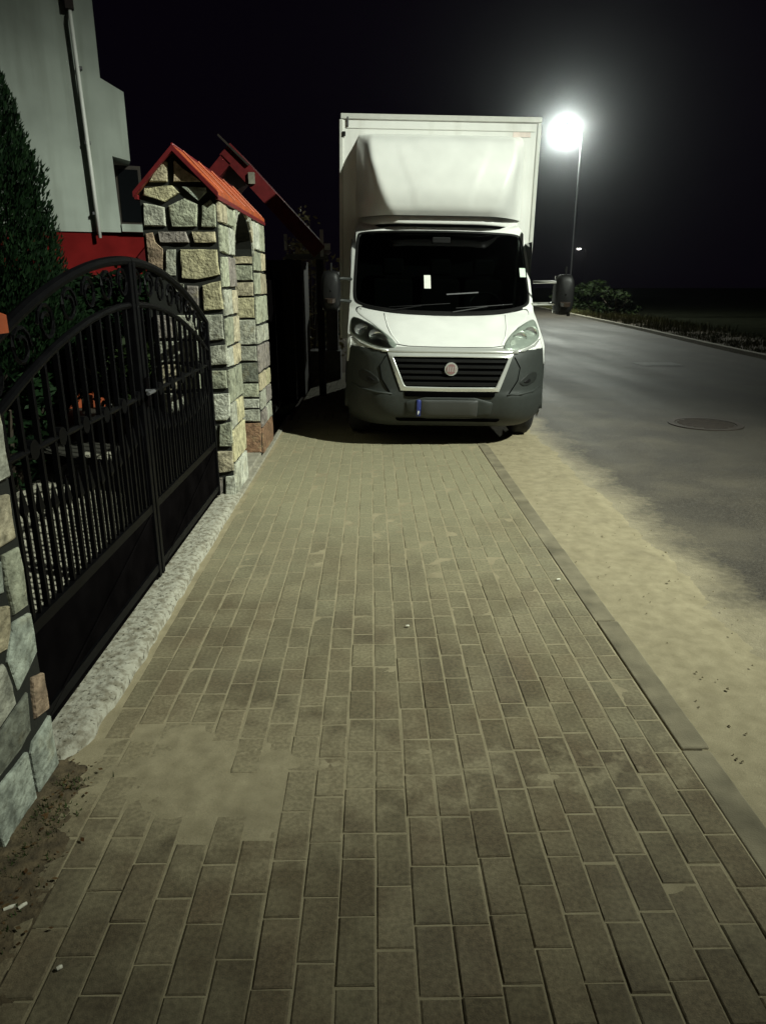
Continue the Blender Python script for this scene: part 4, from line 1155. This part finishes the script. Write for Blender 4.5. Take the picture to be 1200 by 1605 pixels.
# mirrors on long arms
for s, mx in ((-1, 1.20), (1, 1.30)):
    ab = MB().tube([(s*.985,1.20,1.60),(s*(mx-.13),1.10,1.605),(s*(mx-.075),1.06,1.60)], .016, 8).tube([(s*.985,1.20,1.37),(s*(mx-.13),1.10,1.38),(s*(mx-.075),1.06,1.38)], .016, 8).build('mirror_arm', 'chrome' if s > 0 else 'plastic', van, smooth=True)  # left arm takes dark plastic: its shade is painted by the material
    rows = []
    for j in range(9):
        a = math.pi*j/8; y = 1.0 + .16*(1-math.cos(a))/2 ; f = (math.sin(a)**.45 if 0 < j < 8 else .05) if j < 5 else 1.0
        rows.append([(s*mx + f*(.105*math.copysign(abs(math.cos(2*math.pi*k/24))**.6, math.cos(2*math.pi*k/24))), y, 1.475 + f*.21*math.copysign(abs(math.sin(2*math.pi*k/24))**.6, math.sin(2*math.pi*k/24))) for k in range(24)])
    mo = MB().grid(rows, closed=True).build('mirror', 'black_plastic', van, smooth=True)
    MB().box(s*mx-.09, s*mx+.09, 1.145, 1.162, 1.28, 1.67).build('mirror_glass', 'silver', mo)
    MB().tube([(s*mx, .992, 1.36),(s*mx,.985,1.40)], [.05,.055], 12).build('mirror_indicator', 'lamp_amber', mo)
    MB().tube([(s*(mx-.005),1.06,1.68),(s*(mx-.005),1.06,1.76)], .012, 8).build('mirror_bracket', 'black_plastic', mo)

# cab interior
ci = MB()
ci.add([(-.93,.95,1.02),(.93,.95,1.02),(.93,1.98,.9),(-.93,1.98,.9),(-.93,1.98,2.2),(.93,1.98,2.2)], [(0,1,2,3),(3,2,5,4)])
ci.build('cab_interior', 'cloth', van)
for s in (-1, 1):
    MB().add([(s*.955,1.30,1.0),(s*.955,1.98,1.0),(s*.955,1.98,2.18),(s*.945,1.72,2.12)], [(0,1,2,3)]).build('door_trim', 'cloth', van)
MB().tube([(-.9,1.22,1.16),(-.4,1.12,1.20),(.4,1.12,1.20),(.9,1.22,1.16)], .13, 10).build('dashboard', 'cloth', van, smooth=True)
for x in (-.52, .02, .52):
    se = MB().box(x-.23,x+.23,1.72,1.84,1.0,1.62).build('seat', 'cloth', van, bevel=.04)
    MB().box(x-.12,x+.12,1.72,1.80,1.66,1.84).build('headrest', 'cloth', se, bevel=.03)
pts = [(.50+.19*math.cos(a*math.pi/10), 1.30+.09*math.sin(a*math.pi/10), 1.32+.16*math.sin(a*math.pi/10)) for a in range(21)]
MB().tube(pts, .014, 6).build('steering_wheel', 'black_plastic', van)
def on_glass(x, z, w, h, nm, m, off=.004):
    b = MB().grid([[vP(x-w/2+w*i/3, z-h/2+h*j/3, off) for i in range(4)] for j in range(4)])
    return b.build(nm, m, van, solid=.002)
on_glass(.905, 1.70, .075, .095, 'windscreen_sticker', 'mint')
on_glass(-.17, 1.585, .07, .135, 'paper_permit', 'paper', .003)
MB().grid([[vP(.03+.34*i/6, 1.455+.012*j+.004*i, .004) for i in range(7)] for j in range(2)]).build('windscreen_glint', 'galv', van, solid=.002)  # grey strip paints a faint reflected line on the glass
MB().box(-.10,.10,1.50,1.54,1.99,2.06).build('interior_mirror', 'black_plastic', van, bevel=.01)

# roof deflector: a flat front panel, narrow at the foot, with flanks sloping back to the box
FW = [(2.285,.955),(2.36,.957),(2.5,.957),(2.7,.95),(2.9,.955),(3.02,.955),(3.10,.945),(3.155,.92),(3.165,.90)]
FC = [(2.285,.52),(2.38,.57),(2.5,.63),(2.7,.71),(2.9,.77),(3.05,.78),(3.165,.74)]
FY = [(2.285,1.57),(2.36,1.52),(2.5,1.50),(2.7,1.53),(2.9,1.61),(3.02,1.69),(3.10,1.79),(3.15,1.92),(3.165,2.045)]
rows = []
NZ = 34
for j in range(NZ+1):
    z = 2.285 + (3.165-2.285)*(1-(1-j/NZ)**1.35); w = smooth_table(FW, z); y0 = smooth_table(FY, z); xc = smooth_table(FC, z)
    row = []
    for k in range(81):
        t = k/80*2-1; x = w*math.sin(math.pi/2*t)
        u = max(0, (abs(x)-xc)/(w-xc))
        y = y0 + .03*(abs(x)/w)**2 + (2.045-y0-.03)*(u**1.7)
        pw = .30 + .20*smoothstep(2.35,3.05,z)
        y -= .006*smoothstep(pw+.02, pw-.02, abs(x))*smoothstep(2.30,2.42,z)*smoothstep(3.10,3.0,z)
        row.append((x, min(y, 2.045), z))
    rows.append(row)
fa = MB().grid(rows).build('roof_deflector', 'white_paint', van, smooth=True)
def lip_y(x): return 1.635 + .03*(x/.9)**2 + .36*max(0, (abs(x)-.50)/.40)**1.4
LX = [.955*math.sin(math.pi/2*(k/24*2-1)) for k in range(25)]
MB().grid([[(x, lip_y(x)+dy, 2.268+dz) for x in LX] for dy, dz in ((.06,-.072),(-.004,-.070),(-.012,-.05),(-.012,.012),(.06,.03))]).build('deflector_lip', 'white_paint', fa, smooth=True)
MB().grid([[(x*.99, lip_y(x)-.006, 2.170+dz) for x in LX] for dz in (0,.030)]).build('deflector_gasket', 'gap_shade', fa, solid=.012)
MB().grid([[(vw(2.26)*1.0*(k/8-1), y, z) for k in range(17)] for y, z in ((1.98,2.262),(2.06,2.262))]).build('roof_rear_edge', 'white_paint', van, solid=.004)

# box body
BX, BY0, BY1, BZ0, BZ1 = 1.115, 2.05, 6.1, .92, 3.355
MB().box(-BX,BX,BY0,BY1,BZ0,BZ1).build('cargo_box', 'white_box', van, bevel=.01)
for s in (-1, 1):
    MB().box(s*BX-.030, s*BX+.014, BY0-.014, BY0+.045, BZ0, BZ1-.045).build('corner_profile', 'alu', van, bevel=.008)
    MB().box(s*BX-.02, s*BX+.012, BY0+.05, BY1, BZ1-.06, BZ1+.010).build('side_profile', 'alu', van, bevel=.008)
MB().box(-BX-.016,BX+.016,BY0-.018,BY0+.045,BZ1-.043,BZ1+.014).build('top_profile', 'alu', van, bevel=.008)
MB().box(-BX+.05,BX-.05,BY0-.006,BY0+.01,BZ1-.135,BZ1-.128).build('seam_line', 'alu', van)
MB().box(-BX+.005,-BX+.04,BY0-.030,BY0-.012,BZ1-.22,BZ1-.17).build('marker_lamp', 'black_plastic', van, bevel=.005)
MB().box(-BX+.055,-BX+.075,BY0-.022,BY0-.003,BZ1-.12,BZ1-.02).build('corner_clip', 'galv', van, bevel=.004)
MB().box(BX-.30,BX-.10,BY0-.005,BY0-.001,BZ1-.19,BZ1-.14).build('faded_sticker', 'pink', van)
# chassis and wheels
MB().box(-.45,-.33,.6,6.0,.45,.9).box(.33,.45,.6,6.0,.45,.9).build('chassis', 'black_plastic', van)
MB().box(-.85,.85,.30,1.5,.28,.5).build('engine_tray', 'black_plastic', van)
MB().box(-1.0,1.0,2.1,2.9,.40,.9).build('fuel_tank', 'black_plastic', van)
def wheel(x, y, zg):
    r_, hw = .345, .11
    prof = [(-hw+.02,.20),(-hw,.24),(-hw,.30),(-hw+.03,.335),(-hw+.06,r_),(0,r_),(hw-.06,r_),(hw-.03,.335),(hw,.30),(hw,.24),(hw-.02,.20)]
    rows = [[(dx, rad*math.cos(2*math.pi*k/40), rad*math.sin(2*math.pi*k/40)) for k in range(40)] for dx, rad in prof]
    t = empty('wheel', (x, y, zg+r_)); t.parent = van
    ty = MB().grid(rows, closed=True).build('tyre', 'rubber', t, smooth=True)
    rm = MB()
    rm.grid([[(dx, rad*math.cos(2*math.pi*k/40), rad*math.sin(2*math.pi*k/40)) for k in range(40)] for dx, rad in ((-hw+.025,.205),(-hw+.04,.19),(-.02,.18),(.0,.06),(.0,.0001))], closed=True)
    rm.grid([[(dx, rad*math.cos(2*math.pi*k/40), rad*math.sin(2*math.pi*k/40)) for k in range(40)] for dx, rad in ((hw-.025,.205),(hw-.04,.19),(.03,.18),(.04,.06),(.05,.0001))], closed=True)
    rm.build('rim', 'galv', t, smooth=True)
for x in (-.88, .88):
    wheel(x, .97, -.002 if x < 0 else -.010)
    wheel(x, 4.75, -.002 if x < 0 else -.010)

# ================================================================ LITTER
rl = random.Random(77)
lf = MB()
for i in range(60):
    y = 1.35 + rl.random()**1.2*.75; x = -1.03 + abs(rl.gauss(0,.07)) + .10*smoothstep(1.9,1.4,y)*rl.random()
    a = rl.random()*6.28; s = rl.uniform(.004,.011); z = .006+rl.random()*.008
    u = Vector((math.cos(a), math.sin(a), rl.uniform(-.4,.4))); v = Vector((-math.sin(a), math.cos(a), rl.uniform(-.3,.3)))
    p = Vector((x,y,z+s*.3))
    lf.add([p-u*s, p+v*s*.6, p+u*s, p-v*s*.6], [(0,1,2),(0,2,3)])
tag(lf.build('leaf_litter', 'dry_leaf', fix=False), 'dry brown leaf litter at the foot of the gate pillar', 'leaves', kind='stuff')
ms = MB()
for i in range(900):
    y = 1.25 + rl.random()*.75; x = -1.04 + abs(rl.gauss(0,.06))
    if fbm(x,y,4,8,3) < 0: continue
    h = rl.uniform(.006,.022); a = rl.random()*6.28
    ms.add([(x-.003*math.cos(a),y-.003*math.sin(a),.003),(x+.003*math.cos(a),y+.003*math.sin(a),.003),(x+rl.uniform(-.008,.008),y+rl.uniform(-.008,.008),.004+h)], [(0,1,2)])
tag(ms.build('moss_tufts', 'moss', fix=False), 'low mossy weeds at the foot of the gate pillar', 'weeds', kind='stuff')
for i, (x, y, a, L, lab) in enumerate([(-.945,1.475,.5,.03,'white cigarette end lying nearest the wall at left'),(-.915,1.48,.9,.022,'short white scrap just right of the cigarette end'),(-.745,1.30,.6,.012,'tiny white scrap on the pavers at lower left'),(.165,3.07,0,.016,'small pale pebble on the pavers in mid walk'),(1.02,3.62,.3,.022,'white scrap lying on the kerb stones')]):
    o = MB().tube([(-L/2,0,0),(0,0,.001),(L/2,0,0)], [.0045,.005,.0042], 8).build('litter_scrap', 'butt'); o.location = (x,y,.009); o.rotation_euler = (0,0,a)
    tag(o, lab, 'litter')

pb = MB()
for i in range(170):
    y = 1.3 + rl.random()**1.4*7; x = 1.2 + abs(rl.gauss(0,.42))
    r_ = rl.uniform(.002,.007)*(1.4 if rl.random() < .08 else 1); z = ROAD_Z + .034 - .03*smoothstep(1.75,2.05,x)
    b0 = len(pb.v)
    vs = [Vector((rl.gauss(0,1), rl.gauss(0,1), rl.gauss(0,.7))).normalized()*r_ for _ in range(2)]
    a = rl.random()*6.28
    pts = [(x+r_*math.cos(a+k*1.2566)*rl.uniform(.7,1.2), y+r_*math.sin(a+k*1.2566)*rl.uniform(.7,1.2), z-.002) for k in range(5)]
    top = (x+rl.uniform(-.3,.3)*r_, y+rl.uniform(-.3,.3)*r_, z+r_*.8)
    pb.add(pts+[top], [(k,(k+1)%5,5) for k in range(5)])
tag(pb.build('pebbles', 'sand', fix=False), 'scattered small pebbles on the sand strip', 'pebbles', kind='stuff')

# ================================================================ HAZE ADDED FOR LAMP BLOOM
hz = MB().box(-16, 45, -12, 125, -1.1, 14).build('haze', 'gap_shade')  # volume added to imitate lens bloom round the far lamp
hz.data.materials.clear()
hm = bpy.data.materials.new('bloom_haze'); hm.use_nodes = True
hn = hm.node_tree.nodes; hl2 = hm.node_tree.links
hn.remove(hn['Principled BSDF'])
pv = hn.new('ShaderNodeVolumePrincipled'); pv.inputs['Color'].default_value = (.85,.9,.95,1)
pv.inputs['Density'].default_value = 0.0010; pv.inputs['Anisotropy'].default_value = 0.978
hl2.new(pv.outputs[0], hn['Material Output'].inputs['Volume'])
hz.data.materials.append(hm)
tag(hz, 'thin haze added to give the street lamp its bloom', 'haze', kind='stuff')
